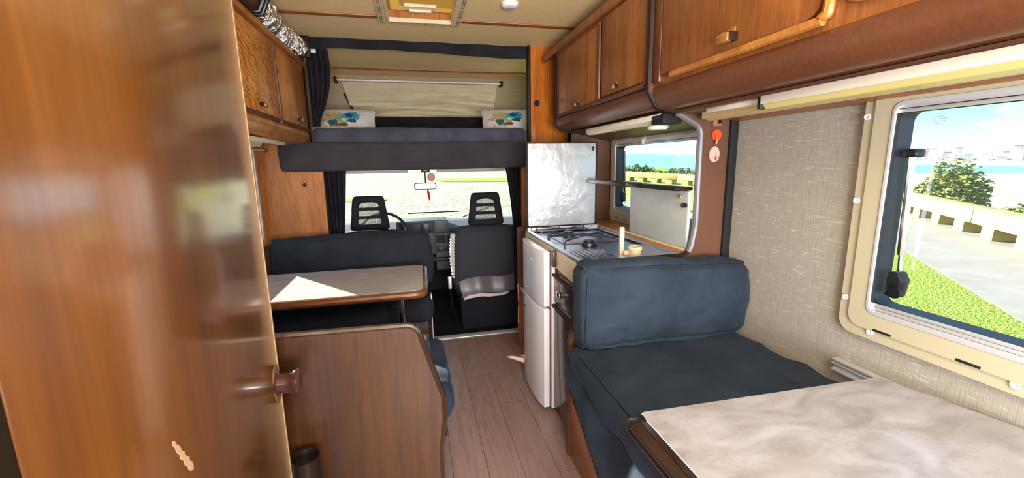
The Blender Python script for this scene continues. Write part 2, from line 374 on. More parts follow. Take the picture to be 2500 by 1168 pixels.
def floor_mat():
    M_ = bpy.data.materials.new('plank_floor'); M_.use_nodes = True; nt = M_.node_tree; b = nt.nodes['Principled BSDF']
    tcn = N(nt, 'ShaderNodeTexCoord'); mpn = N(nt, 'ShaderNodeMapping'); mpn.inputs['Rotation'].default_value = (0, 0, PI / 2); mpn.inputs['Location'].default_value = (0.25, 0.06, 0)
    nt.links.new(tcn.outputs['Object'], mpn.inputs[0])
    br = N(nt, 'ShaderNodeTexBrick'); br.offset = .37; br.inputs['Scale'].default_value = 1; br.inputs['Brick Width'].default_value = .9; br.inputs['Row Height'].default_value = .148
    br.inputs['Mortar Size'].default_value = .0014; br.inputs['Mortar Smooth'].default_value = .2
    br.inputs['Color1'].default_value = s2l((140, 116, 110)) + (1,); br.inputs['Color2'].default_value = s2l((150, 126, 120)) + (1,); br.inputs['Mortar'].default_value = s2l((92, 62, 50)) + (1,)
    nt.links.new(mpn.outputs[0], br.inputs['Vector'])
    mp2 = N(nt, 'ShaderNodeMapping'); mp2.inputs['Scale'].default_value = (45, 3, 1); nt.links.new(tcn.outputs['Object'], mp2.inputs[0])
    n2 = N(nt, 'ShaderNodeTexNoise'); n2.inputs['Scale'].default_value = 1; n2.inputs['Detail'].default_value = 5; n2.inputs['Distortion'].default_value = 1.5; nt.links.new(mp2.outputs[0], n2.inputs['Vector'])
    r2 = ramp(nt, [(0.3, (.78, .76, .74)), (0.6, (1.08, 1.08, 1.1))]); nt.links.new(n2.outputs['Fac'], r2.inputs[0])
    ml = N(nt, 'ShaderNodeMix', data_type='RGBA', blend_type='MULTIPLY'); ml.inputs[0].default_value = .9
    nt.links.new(br.outputs['Color'], ml.inputs[6]); nt.links.new(r2.outputs[0], ml.inputs[7]); nt.links.new(ml.outputs[2], b.inputs['Base Color'])
    b.inputs['Roughness'].default_value = .35; b.inputs['Coat Weight'].default_value = .15; b.inputs['Coat Roughness'].default_value = .2
    return M_
FLOOR = floor_mat()
def marble(name, base, c2, vein):
    M_ = bpy.data.materials.new(name); M_.use_nodes = True; nt = M_.node_tree; b = nt.nodes['Principled BSDF']
    tcn = N(nt, 'ShaderNodeTexCoord'); mpn = N(nt, 'ShaderNodeMapping'); mpn.inputs['Rotation'].default_value = (0, 0, .7); mpn.inputs['Scale'].default_value = (1, 2.2, 1); nt.links.new(tcn.outputs['Object'], mpn.inputs[0])
    n1 = N(nt, 'ShaderNodeTexNoise'); n1.inputs['Scale'].default_value = 5; n1.inputs['Detail'].default_value = 9; n1.inputs['Distortion'].default_value = 1.6; nt.links.new(mpn.outputs[0], n1.inputs['Vector'])
    rp = ramp(nt, [(0.3, s2l(base)), (0.62, s2l(c2)), (.75, s2l([min(255, x + 12) for x in c2]))]); nt.links.new(n1.outputs['Fac'], rp.inputs[0])
    n2 = N(nt, 'ShaderNodeTexNoise'); n2.inputs['Scale'].default_value = 3.2; n2.inputs['Detail'].default_value = 10; n2.inputs['Distortion'].default_value = 2.5; nt.links.new(mpn.outputs[0], n2.inputs['Vector'])
    r2 = ramp(nt, [(0.485, (1, 1, 1)), (0.5, s2l(vein)), (0.515, (1, 1, 1))]); nt.links.new(n2.outputs['Fac'], r2.inputs[0])
    ml = N(nt, 'ShaderNodeMix', data_type='RGBA', blend_type='MULTIPLY'); ml.inputs[0].default_value = .16
    nt.links.new(rp.outputs[0], ml.inputs[6]); nt.links.new(r2.outputs[0], ml.inputs[7]); nt.links.new(ml.outputs[2], b.inputs['Base Color'])
    b.inputs['Roughness'].default_value = .28; b.inputs['Coat Weight'].default_value = .2; b.inputs['Coat Roughness'].default_value = .12
    return M_
MARB = marble('marble_laminate', (140, 134, 132), (168, 166, 170), (150, 130, 116))
MARB2 = marble('marble_laminate_left', (180, 168, 158), (198, 190, 186), (160, 140, 126))
ACRY = glass_mat('acrylic_pane', (0.90, 0.94, 0.95))
WSG = glass_mat('windscreen_glass', (0.92, 0.95, 0.94))
SMOKE = glass_mat('smoked_plastic', (0.25, 0.22, 0.15), rough=.2)

# ------------------------------------------------------------------ the setting
XL, XR, ZC = -1.0, 1.35, 2.12
struct('floor', B(XL - .05, XR + .05, -1.7, 3.02, -.05, 0), FLOOR)
def wall_with_holes(xa, xb, y0, y1, z0, z1, holes):
    bm = bmesh.new(); ys = sorted(holes, key=lambda h: h[0]); y = y0
    for (a, b, c, d) in ys:
        box(bm, xa, xb, y, a, z0, z1); box(bm, xa, xb, a, b, z0, c); box(bm, xa, xb, a, b, d, z1); y = b
    box(bm, xa, xb, y, y1, z0, z1); return bm
MW = (-.12, .935, .835, 1.45)      # main window opening on the right wall
KW = (1.68, 2.62, .97, 1.43)     # kitchen window opening
struct('wall_right', wall_with_holes(XR, XR + .04, -1.7, 1.56, 0, ZC, [MW]), LINEN)
struct('wall_right.001', wall_with_holes(XR, XR + .04, 1.56, 3.05, 0, ZC, [KW]), W_CABL)
LW = (1.55, 2.93, .84, 1.43); LD = (-.75, -.15, 1.0, 1.65)
struct('wall_left', wall_with_holes(XL - .04, XL, -1.7, 3.05, 0, ZC, [LD, LW]), SILVEREDGE)
bm = bmesh.new(); box(bm, XL, -.35, -1.74, -1.7, 0, ZC); box(bm, .95, XR, -1.74, -1.7, 0, ZC); box(bm, -.35, .95, -1.74, -1.7, 0, .95); box(bm, -.35, .95, -1.74, -1.7, 1.75, ZC)
struct('wall_back', bm, LINEN)
# ceiling with the roof vent opening and an unseen rear opening added for light
bm = bmesh.new()
VX0, VX1, VY0, VY1 = -.10, .26, 2.14, 2.60
for a in ((XL, XR, -1.7, -1.05), (XL, .05, -1.05, -.45), (.65, XR, -1.05, -.45), (XL, XR, -.45, VY0), (XL, VX0, VY0, VY1), (VX1, XR, VY0, VY1), (XL, XR, VY1, 4.06)):
    box(bm, *a, ZC, ZC + .05)
struct('ceiling', bm, CEIL)
for k, y in enumerate((2.585, 3.90)):
    bm = bmesh.new()
    if k == 0: box(bm, -1.0, -.155, y - .022, y + .022, ZC - .008, ZC, .003); box(bm, .315, 1.3, y - .022, y + .022, ZC - .008, ZC, .003)
    else: box(bm, -.95, 1.3, y - .022, y + .022, ZC - .008, ZC, .003)
    struct('trim_%d' % (k + 1), bm, TRIMW)
# luton (over-cab) shell
bm = bmesh.new(); prism(bm, [(4.02, ZC), (4.06, ZC + .05), (4.46, 1.5), (4.46, 1.40), (4.40, 1.40), (4.36, 1.55)], 'x', -1.05, 1.4)
struct('wall_front', bm, mat('luton_front', (176, 156, 124), .65, bump=(120, .1, .001), var=(50, (166, 146, 116), (1, 1, 1))))
struct('trim_3', PR([(3.985, ZC - .001), (4.02, ZC - .001), (4.04, ZC - .03), (4.028, ZC - .034)], 'x', -1.0, 1.34), mat('tan_trim', (178, 142, 98), .5))
struct('wall_left.001', B(-1.04, -1.0, 3.05, 4.5, 1.33, ZC), CEIL2)
struct('wall_right.002', wall_with_holes(1.30, 1.34, 3.05, 4.5, 1.33, ZC, [(3.2, 4.0, 1.62, 2.0)]), CEIL2)
struct('added_window_10', B(1.315, 1.32, 3.2, 4.0, 1.62, 2.0), ACRY)  # out of view, added so sky light brightens the bunk
# cab shell
struct('floor.001', B(-1.0, 1.3, 3.06, 4.6, -.09, -.03), CARPET)
bm = bmesh.new(); box(bm, -1.0, 1.34, 3.05, 4.42, 1.285, 1.33)
struct('ceiling.001', bm, BEIGEF)
bm = bmesh.new(); box(bm, 1.10, 1.16, 3.06, 3.5, -.03, 1.30); box(bm, 1.10, 1.16, 3.5, 4.3, -.03, .72); box(bm, 1.10, 1.16, 4.22, 4.6, -.03, .8)
struct('wall_right.003', bm, BLACKM)
bm = bmesh.new(); box(bm, -1.0, -.94, 3.06, 3.5, -.03, 1.30); box(bm, -1.0, -.94, 3.5, 4.3, -.03, .72); box(bm, -1.0, -.94, 4.22, 4.6, -.03, .8)
struct('wall_left.002', bm, BLACKM)
struct('wall_front.001', B(-1.0, 1.16, 4.42, 4.5, -.03, .70), BLACKM)
struct('trim_4', B(.03, .80, 2.99, 3.055, -.002, .006, .002), ALU, label='aluminium strip at the end of the plank floor')
# lateral bulkheads next to the cab
bm = bmesh.new(); box(bm, XL, -.60, 3.03, 3.055, 0, 1.30); box(bm, XL, -.86, 3.03, 3.055, 1.30, 1.46); box(bm, XL, -.66, 3.03, 3.055, 1.46, ZC)
o = struct('wall_front.002', bm, W_PANEL); bm = bmesh.new(); cyl(bm, (-.72, 3.028, 1.185), .012, .006, 'y'); obj('cap_screw', bm, EDGE, o)
bm = bmesh.new(); box(bm, .845, 1.14, 3.03, 3.055, 1.44, ZC); o = struct('wall_front.003', bm, W_ORANGE)
bm = bmesh.new(); box(bm, .775, .85, 3.03, 3.055, 0, 1.44); struct('trim_5', bm, W_PANEL)
bm = bmesh.new(); lathe(bm, [(0, .004), (.012, .004), (.02, 0), (.022, -.004), (0, -.004)], (.895, 3.026, 1.73), 'y'); box(bm, .888, .902, 3.012, 3.024, 1.715, 1.75, .004); obj('lock', bm, EDGE, o)
struct('trim_6', B(.825, .845, 3.0, 3.06, 1.46, ZC, .004), EDGE)
struct('trim_7', B(-.675, -.655, 3.0, 3.06, 1.46, ZC, .004), EDGE)
struct('trim_8', B(-.655, -.605, 3.02, 3.05, 1.99, ZC, .004), EDGE)
# grille window next to the cab entrance
r = sroot('window_4', (1.25, 3.04, 1.3)); bm = bmesh.new(); box(bm, 1.14, 1.36, 3.03, 3.06, 0, 1.2); box(bm, 1.14, 1.36, 3.03, 3.06, 1.62, ZC); box(bm, 1.14, 1.165, 3.03, 3.06, 1.2, 1.62)
obj('window_frame', bm, BLACKM, r); bm = bmesh.new()
for i in range(5): box(bm, 1.187 + i * .034, 1.196 + i * .034, 3.035, 3.045, 1.2, 1.62)
obj('bars', bm, GREY_EDGE, r)

# windscreen
r = WSR = sroot('window_3', (0, 4.3, .75))
bm = sheet(lambda u, v: (-.93 + 2.03 * u, 4.44 - .30 * v + .05 * (1 - (2 * u - 1) ** 2), .70 + .60 * v), 12, 2, .006)
obj('glass', bm, WSG, r)
bm = bmesh.new(); tube(bm, [(-.95, 4.46, .66), (-.95, 4.14, 1.30)], .03); tube(bm, [(1.12, 4.46, .66), (1.12, 4.14, 1.30)], .03); box(bm, -.95, 1.12, 4.38, 4.46, .64, .70)
obj('window_frame', bm, BLACKM, r)
for nm, x in (('window_5', 1.13), ('window_6', -.97)):
    struct(nm, B(x - .003, x + .003, 3.5, 4.25, .72, 1.285), WSG)

# main window (right wall)
def window(name, y0, y1, z0, z1, fr, inward=.03, slots=(), screws=(), top_track=True, x=XR, sgn=-1):
    r = sroot(name, (x, (y0 + y1) / 2, z0))
    rad = .05
    fo = rrect(y0 - fr, y1 + fr, z0 - fr, z1 + fr, rad); fi = rrect(y0, y1, z0, z1, .03)
    xa, xb = x + sgn * .02, x
    bm = ring(bmesh.new(), fo, fi, 'x', min(xa, xb), max(xa, xb))
    fo2 = rrect(y0 - fr * .62, y1 + fr * .62, z0 - fr * .62, z1 + fr * .62, .04)
    ring(bm, fo2, fi, 'x', min(x + sgn * .027, x), max(x + sgn * .027, x))
    obj('window_frame', bm, BEIGEF, r)
    fi2 = rrect(y0 + .004, y1 - .004, z0 + .008, z1 - .008, .025)
    bm = ring(bmesh.new(), rrect(y0 - .002, y1 + .002, z0 - .002, z1 + .002, .03), fi2, 'x', min(x + sgn * .03, x + sgn * .022), max(x + sgn * .03, x + sgn * .022))
    for zz in (z0 + .006, z0 + .017, z0 + .028, z1 - .012, z1 - .024): box(bm, min(x + sgn * .024, x - sgn * .008), max(x + sgn * .024, x - sgn * .008), y0 + .002, y1 - .002, zz - .005, zz + .005, .0015)
    box(bm, min(x + sgn * .018, x - sgn * .012), max(x + sgn * .018, x - sgn * .012), y0 + .002, y1 - .002, z0, z0 + .033); box(bm, min(x + sgn * .018, x - sgn * .012), max(x + sgn * .018, x - sgn * .012), y0 + .002, y1 - .002, z1 - .029, z1)
    obj('aluminium_track', bm, ALU, r)
    fi3 = rrect(y0 + .012, y1 - .012, z0 + .034, z1 - .026, .03)
    a, b_ = x + sgn * .0215, x - sgn * .034
    bm = ring(bmesh.new(), rrect(y0 + .001, y1 - .001, z0 + .001, z1 - .001, .03), fi3, 'x', min(a, b_), max(a, b_))
    obj('pane_rim', bm, mat(name + '_rim', (26, 30, 40), .45), r)
    a, b_ = x - sgn * .0345, x - sgn * .0385
    obj('glass', PR(rrect(y0 - .01, y1 + .01, z0 - .01, z1 + .01, .03), 'x', min(a, b_), max(a, b_)), ACRY, r)
    for (ya, yb, zz) in slots: obj('slot', B(min(x + sgn * .0285, x), max(x + sgn * .0285, x), ya, yb, zz - .004, zz + .004, .002), BLACKM, r)
    for (yy, zz) in screws:
        bm = bmesh.new(); lathe(bm, [(0, .002), (.006, .002), (.0065, .004), (.009, .004), (.0095, 0)], (x + sgn * .021, yy, zz), 'x', 16)
        if sgn < 0:
            for v in bm.verts: v.co.x = 2 * (x + sgn * .021) - v.co.x
        obj('screw', bm, WHITE, r)
    return r
w1 = window('window_1', *MW, .085, slots=[(.84, .89, 1.497), (.60, .67, 1.497), (.40, .46, 1.497), (.86, .91, .787), (.66, .71, .787), (.47, .52, .787)],
            screws=[(1.01, 1.42), (1.01, 1.17), (1.005, .86), (.945, 1.505), (.92, .775), (.60, .775), (.56, 1.515)])
# stay arm
bm = T([(XR + .0, .892, 1.30), (XR + .012, .892, 1.02)], .009, radii=None); o = obj('stay_arm', bm, CHROME, w1)
obj('stay_clamp', B(XR - .012, XR + .03, .878, .915, 1.298, 1.322, .008), BLACK, w1)
bm = T([(XR + .012, .892, 1.03), (XR + .014, .888, .93)], .0055); obj('stay_rod', bm, CHROME, w1)
bm = bmesh.new(); prism(bm, fillet([(.905, .90, .005), (.87, .895, .01), (.862, .95, .01), (.875, .975, .01), (.90, .97, .008)]), 'x', XR - .02, XR + .02, .004)
cyl(bm, (XR - .022, .872, .915), .017, .012, 'x', bev=.003); obj('latch', bm, BLACK, w1)
bm = bmesh.new()
for j, (n, yy) in enumerate(((5, .872), (8, .877), (7, .876), (4, .868))):
    for i in range(n): box(bm, XR + .0325, XR + .0338, yy - i * .0042, yy - i * .0042 + .0028, 1.405 - j * .006, 1.4062 - j * .006)
obj('pane_marking', bm, mat('grey_print', (120, 140, 160), .6), w1)

w2 = window('window_2', *KW, .075, slots=[(1.93 + i * .085, 1.955 + i * .085, 1.478) for i in range(9)] + [(2.45, 2.48, .925), (2.56, 2.59, .925)], screws=[(2.66, 1.40), (2.66, 1.2), (2.66, 1.0)])
bm = B(XR - .035, XR - .005, 2.24, 2.29, 1.425, 1.44, .004); box(bm, XR - .04, XR - .025, 2.255, 2.275, 1.40, 1.43, .003); obj('blind_clip', bm, WHITE, w2)
bm = T([(XR, 2.545, 1.37), (XR + .01, 2.545, 1.1)], .007); obj('stay_arm', bm, BLACK, w2)
bm = bmesh.new(); box(bm, XR - .02, XR + .01, 2.52, 2.56, 1.04, 1.10, .006); obj('latch', bm, BLACK, w2)
w7 = window('window_7', *LW, .05, x=XL, sgn=1)
r = sroot('added_window_8', (XL, -.45, 1.0)); obj('window_frame', ring(bmesh.new(), rrect(LD[0] - .05, LD[1] + .05, LD[2] - .05, LD[3] + .05, .04), rrect(*LD, .02), 'x', XL, XL + .02), WHITE, r)  # unseen window, added to let sunlight in
r = sroot('added_window_9', (.3, -1.7, .95)); obj('window_frame', ring(bmesh.new(), rrect(-.41, 1.01, .89, 1.81, .05), rrect(-.35, .95, .95, 1.75, .03), 'y', -1.7, -1.68), BEIGEF, r)  # unseen rear window put in to bring sky light inside
obj('glass', B(-.36, .96, -1.735, -1.73, .94, 1.76), ACRY, r)
struct('trim_9', B(1.312, 1.349, 1.546, 1.5615, .58, 1.50, .004), BLACKM)

# ------------------------------------------------------------------ bathroom cabin and the big foreground door
bm = bmesh.new(); box(bm, XL, -.46, .55, 1.27, 0, ZC); struct('wall_cabin', bm, W_DARK)
struct('trim_10', B(-.50, -.4195, .33, .4925, 0, ZC, .004), OLIVE)
d = sroot('door_1', (-.42, .493, 0), label='large glossy wooden door in the left foreground')
obj('door_panel', B(-.445, -.42, .493, 1.247, .02, 2.1, .003), W_DOOR, d)
obj('edge_strip', B(-.446, -.4185, 1.245, 1.252, .02, 2.1, .001), mat('worn_edge', (168, 132, 92), .6, bump=(120, .6, .003)), d, label='worn pale edge strip')
kb = bmesh.new(); lathe(kb, [(0, 0), (.024, 0), (.0245, .004), (.021, .007), (.0205, .03), (.0215, .042), (.0255, .050), (.026, .056), (.024, .060), (.012, .0575), (0, .0565)], (0, 0, 0), 'x', 32)
for v in kb.verts: v.co.z *= 1.4; v.co.y *= 1.25
bmesh.ops.translate(kb, verts=kb.verts, vec=(-.419, 1.218, .692)); k = obj('door_knob', kb, mat('knob_brown', (58, 30, 24), .12, coat=.8), d)
kb = bmesh.new(); lathe(kb, [(0, 0), (.034, 0), (.036, .0015), (.033, .004), (0, .004)], (0, 0, 0), 'x', 32)
for v in kb.verts: v.co.z *= 1.65; v.co.y *= .8
bmesh.ops.translate(kb, verts=kb.verts, vec=(-.420, 1.218, .692)); obj('knob_plate', kb, mat('brass_plate', (150, 112, 66), .3, metal=.6), k)
L1 = []; L2 = []
for i in range(14):
    t = i / 13; yy = .735 + .042 * t; zz = .852 - .085 * t; w_ = (.0035 + .003 * t) * (1 + .35 * math.sin(i * 2.3)) * min(1, 6 * t + .3, 6 * (1 - t) + .3)
    L1.append((yy + w_, zz + w_ * .5)); L2.append((yy - w_, zz - w_ * .5))
bm = PR(L1 + L2[::-1], 'x', -.4203, -.4194)
obj('paint_smear', bm, mat('pale_smear', (192, 152, 116), .6), d, label='pale smear')

# ------------------------------------------------------------------ partition at the rear dinette bench
pt = thing('partition_panel', 'dark wooden end panel of the rear dinette bench beside the big door', 'partition', (-.2, 1.34, 0))
pp = fillet([(-.62, .004), (.035, .004), (.035, .30, .02), (.052, .42, .03), (.052, .50, .05), (-.005, .70, .05), (-.025, .775, .055), (-.62, .785)], 8)
obj('panel', PR(pp, 'y', 1.345, 1.363), W_PART, pt)
pts = [(a, 1.354, b) for a, b in pp[1:]]
obj('edge_trim', T(pts, .0115, 8), EDGEG, pt)
obj('latch', B(.04, .062, 1.37, 1.39, .33, .45, .004), BLACK, pt)
bn = tag(obj('waste_bin', lathe(bmesh.new(), [(0, 0), (.036, 0), (.041, .40), (.042, .405), (.039, .405), (.037, .38), (0, .37)], (-.382, 1.27, .008), 'z', 28), mat('bin_black', (24, 16, 14), .35)),
         'narrow black tube-shaped bin standing against the partition beside the door', 'bin')

# rear dinette bench (behind the partition)
rb = thing('dinette_bench', 'rear dinette bench mostly hidden behind the wooden partition', 'bench', (-.45, 1.6, 0))
obj('base', B(-.985, .03, 1.37, 1.88, .002, .36, .004), W_PART, rb)
tag(obj('seat_cushion', cushion(-.98, .085, 1.40, 1.90, .365, .50, .04, .01, .014, 30, 3), VELVET), 'grey seat cushion bulging past the dark partition edge', 'cushion')
tag(obj('backrest_cushion', cushion(-.96, .01, 1.37, 1.47, .51, .70, .03, .006, .005, 22, 4), VELVET), 'grey back cushion hidden behind the dark partition', 'cushion')

# front dinette bench
fb = thing('dinette_bench', 'front dinette bench with wooden base, back against the cab seat', 'bench', (-.45, 2.7, 0))
obj('base', B(-.985, .035, 2.50, 2.93, .002, .355, .004), W_DARK, fb)
obj('seat_rail', B(-.985, .036, 2.49, 2.502, .27, .33, .003), W_PART, fb)
obj('end_panel', PR(fillet([(2.47, .004), (2.99, .004), (2.99, .78, .03), (2.92, .80, .03), (2.86, .54, .05), (2.47, .50, .04)]), 'x', .036, .052), EDGE, fb)
obj('end_strip', B(.0525, .058, 2.50, 2.53, .02, .52, .002), ALU, fb)
fs = tag(obj('seat_cushion', cushion(-.98, .05, 2.42, 2.83, .36, .51, .045, .012, .010, 34, 11), VELVETD), 'dark slate seat cushion on the front dinette bench below the table', 'cushion')
def bshape(q):
    q = q.copy(); f = max(0, (q.z - .45) / .4); q.y += .05 * f
    if q.x > -.02: q.x += .012 * math.sin(q.z * 22) * f
    return q
tag(obj('backrest_cushion', cushion(-.90, .075, 2.74, 2.86, .515, .855, .035, .012, .009, 40, 12, 7, shape=bshape), VELVETD), 'dark slate back cushion behind the small marble table', 'cushion')
tag(obj('bench_board', B(-.985, .03, 2.93, 2.955, .02, .80, .003), W_DARK), 'wooden back board between dinette bench and driver seat', 'board')

# dinette table
tb = thing('dinette_table', 'narrow marble-topped dinette table with brown edge, left of the aisle', 'table', (-.45, 2.27, 0))
tp = fillet([(-.97, 2.02), (.005, 2.02, .05), (.015, 2.56, .04), (-.97, 2.56)], 8)
obj('tabletop', PR(tp, 'z', .66, .695), MARB2, tb)
tp2 = fillet([(-.97, 2.012), (.013, 2.012, .055), (.023, 2.568, .045), (-.97, 2.568)], 8)
bm = ring(bmesh.new(), tp2, tp, 'z', .655, .6935); pth = [(a, b, .6745) for a, b in tp2[:-1]]
tube(bm, pth, .0195, 10); obj('edge_trim', bm, EDGE_T2, tb)
obj('leg', T([(-.105, 2.09, .66), (-.105, 2.09, .003)], .0165, 16), CHROME, tb)
obj('leg_foot', CY((-.105, 2.09, .012), .045, .02, bev=.004), CHROME, tb)

# ------------------------------------------------------------------ handles and overhead lockers
def handle(parent, x, y, z, s=1, k=1.0):
    k *= .85
    bm = bmesh.new()
    box(bm, min(x, x + s * .004), max(x, x + s * .004), y - .012 * k, y + .012 * k, z + .0, z + .03 * k, .0015)
    box(bm, min(x + s * .003, x + s * .028 * k), max(x + s * .003, x + s * .028 * k), y - .008 * k, y + .008 * k, z + .004, z + .018 * k, .002)
    box(bm, min(x + s * .016 * k, x + s * .030 * k), max(x + s * .016 * k, x + s * .030 * k), y - .020 * k, y + .020 * k, z - .006, z + .016 * k, .004)
    bm.faces.ensure_lookup_table(); nd = len(bm.faces)
    box(bm, min(x + s * .002, x + s * .026 * k), max(x + s * .002, x + s * .026 * k), y - .021 * k, y - .006 * k, z - .003, z + .017 * k, .002)
    bm.faces.ensure_lookup_table()
    for f_ in range(nd, len(bm.faces)): bm.faces[f_].material_index = 1
    hh_ = obj('handle', bm, mat('locker_handle', (150, 102, 50), .3, coat=.4) if 'locker_handle' not in bpy.data.materials else bpy.data.materials['locker_handle'], parent)
    hh_.data.materials.append(EDGE)
    return hh_
# left lockers
XA = -.66
lc = thing('overhead_locker', 'overhead wooden locker on the left, with one yellow zebra-grain door', 'cabinet', (-.8, 2.4, 1.47))
prof = fillet([(-.99, 1.445), (-.99, 1.945), (XA, 1.945), (XA, 1.535, .01), (XA + .004, 1.50, .02), (XA - .03, 1.452, .03), (-.80, 1.445)], 6)
obj('body', PR(prof, 'y', 1.30, 3.025), W_CABL, lc)
d1 = obj('door', B(XA - .002, XA + .014, 1.84, 2.375, 1.545, 1.905, .003), W_ZEB, lc, label='yellow zebra-grain door'); handle(d1, XA + .014, 2.11, 1.572)
d2 = obj('door', B(XA - .002, XA + .014, 2.43, 2.955, 1.545, 1.885, .003), W_CABL, lc); handle(d2, XA + .014, 2.74, 1.572)
obj('door', B(XA - .002, XA + .014, 1.33, 1.80, 1.545, 1.905, .003), W_CABL, lc)
obj('trim_rail', T([(XA + .008, 2.403, 1.905), (XA + .012, 2.403, 1.56), (XA + .012, 2.42, 1.537), (XA + .012, 2.97, 1.534)], .010, 8, smoothn=4), W_TRIM, lc)
obj('trim_rail', T([(XA + .010, 1.84, 1.536), (XA + .012, 2.40, 1.536)], .008, 8), W_TRIM, lc)
obj('top_rail', B(XA - .004, XA + .022, 1.30, 3.02, 1.925, 1.955, .006), W_CABL, lc)
# foil duct above
pts = []; rad = []
for i in range(110):
    t = i / 109; pts.append((-.69 + .012 * math.sin(t * 7), 2.14 + .86 * t, 2.036 + .008 * math.sin(t * 9))); rad.append(.066 + .006 * math.sin(i * 1.9) + random.uniform(-.005, .005))
bm = T(pts, .05, 26, radii=rad)
for v in bm.verts: v.co += Vector((random.uniform(-1, 1), random.uniform(-1, 1), random.uniform(-1, 1))) * .0022 ; v.co.z = min(v.co.z, 2.117); v.co.z = max(v.co.z, 1.958)
fd = thing('air_duct', 'crinkled silver foil duct lying on top of the left locker', 'duct', (-.69, 2.6, 1.96))
obj('foil_tube', bm, FOIL, fd, smooth=20)
bm = bmesh.new(); prism(bm, fillet([(-.80, 1.957), (-.615, 1.957, .04), (-.575, 2.06, .04), (-.62, 2.118), (-.80, 2.118)]), 'y', 1.75, 2.15, .008)
obj('duct_housing', bm, mat('housing_brown', (70, 42, 32), .35), fd)
bm = bmesh.new()
for y_ in (2.155, 2.12): 
    tube(bm, [(-.80, y_, 1.965), (-.61, y_, 1.965), (-.568, y_, 2.06), (-.61, y_, 2.112)], .013, 8)
obj('housing_rim', bm, BLACK, fd)
# strip lamp under left locker
def strip(name, label, x0, x1, y0, y1, z0, z1, cover, diff, endm, flip=1):
    r = thing(name, label, 'lamp', ((x0 + x1) / 2, (y0 + y1) / 2, z0))
    obj('housing', B(x0, x1, y0, y1, z0 + (z1 - z0) * .35, z1, .003), cover, r)
    xm = x0 + (x1 - x0) * .12
    obj('diffuser', PR(fillet([(xm, z0 + (z1 - z0) * .36), (x1 - .004, z0 + (z1 - z0) * .36), (x1 - .012, z0, .006), (xm + .008, z0, .006)]), 'y', y0 + .012, y1 - .012), diff, r)
    obj('end_cap', B(x0 - .0005, x1, y1 - .012, y1 + .001, z0 + .001, z1 - .001, .002), endm, r)
    return r
strip('strip_lamp', 'short yellowed strip lamp under the left overhead locker', -.80, -.72, 1.6, 2.33, 1.405, 1.443, LAMPC, YELL, BLACK)
tag(obj('pelmet_rail', B(-.72, -.70, 1.3, 2.62, 1.424, 1.443, .003), LAMPC), 'thin cream rail beside the left strip lamp', 'rail')
cr_ = thing('curtain_rod', 'thin curtain rod above the left dinette window', 'rod', (-.9, 2.4, 1.41))
obj('rod', T([(-.93, 1.4, 1.412), (-.93, 3.02, 1.412)], .006, 10), ALU, cr_); obj('rod_end', CY((-.93, 3.012, 1.412), .012, .03, 'y'), W_TRIM, cr_)

# right lockers
XB = .95
rprof = fillet([(1.345, 1.455), (1.345, 2.03), (XB, 2.03), (XB, 1.605), (XB, 1.59), (XB - .004, 1.575, .01), (XB + .015, 1.52, .035), (1.06, 1.505)], 8)
bodyp = [(1.345, 1.46), (1.345, 2.03), (XB, 2.03), (XB, 1.59), (1.0, 1.56), (1.06, 1.51)]
def roll(y0, y1, parent, x=XB, ztop=1.605):
    pr = [(x + .0, ztop)]
    for k in range(9):
        a = k / 8 * PI * .62
        pr.append((x + .055 - .062 * math.cos(a) , ztop - .012 - .078 * math.sin(a)))
    pr += [(x + .12, ztop - .09), (x + .12, ztop)]
    return obj('padded_roll', PR(pr, 'y', y0, y1), VINYL, parent)
rc = thing('overhead_locker', 'two-door overhead wooden locker above the hob on the right', 'cabinet', (1.15, 2.16, 1.5))
obj('body', PR(bodyp, 'y', 1.592, 2.735), W_CAB, rc); roll(1.592, 2.735, rc, ztop=1.60)
obj('underside', PR([(1.05, 1.508), (1.345, 1.452), (1.345, 1.44), (1.05, 1.500)], 'y', 1.592, 2.735), W_BROWN, rc)
da = obj('door', B(XB - .014, XB + .002, 2.08, 2.66, 1.612, 1.975, .003), W_CAB, rc); handle(da, XB - .014, 2.33, 1.625, -1)
db = obj('door', B(XB - .014, XB + .002, 1.61, 2.03, 1.622, 1.99, .003), W_CAB, rc); handle(db, XB - .014, 1.86, 1.64, -1)
obj('trim_rail', T([(XB - .012, 2.66, 1.605), (XB - .012, 2.09, 1.605), (XB - .012, 2.062, 1.612), (XB - .012, 2.055, 1.64), (XB - .012, 2.055, 1.985)], .011, 8, smoothn=4), W_TRIM, rc)
obj('trim_rail', T([(XB - .012, 2.03, 1.607), (XB - .012, 1.64, 1.607), (XB - .012, 1.61, 1.615), (XB - .012, 1.60, 1.65), (XB - .012, 1.60, 1.99)], .012, 8, smoothn=4), W_TRIM, rc)
obj('top_board', B(XB - .02, 1.345, 1.592, 3.028, 2.032, 2.048, .004), W_CAB, rc)
obj('top_rail', B(XB - .022, XB + .004, 1.592, 3.02, 2.005, 2.05, .006), W_CAB, rc)
obj('end_panel', PR(fillet([(1.345, 1.44), (1.345, 2.03), (XB - .012, 2.03), (XB - .012, 1.58, .03), (XB + .02, 1.508, .04), (1.06, 1.498, .03)]), 'y', 2.735, 2.755), EDGE, rc)
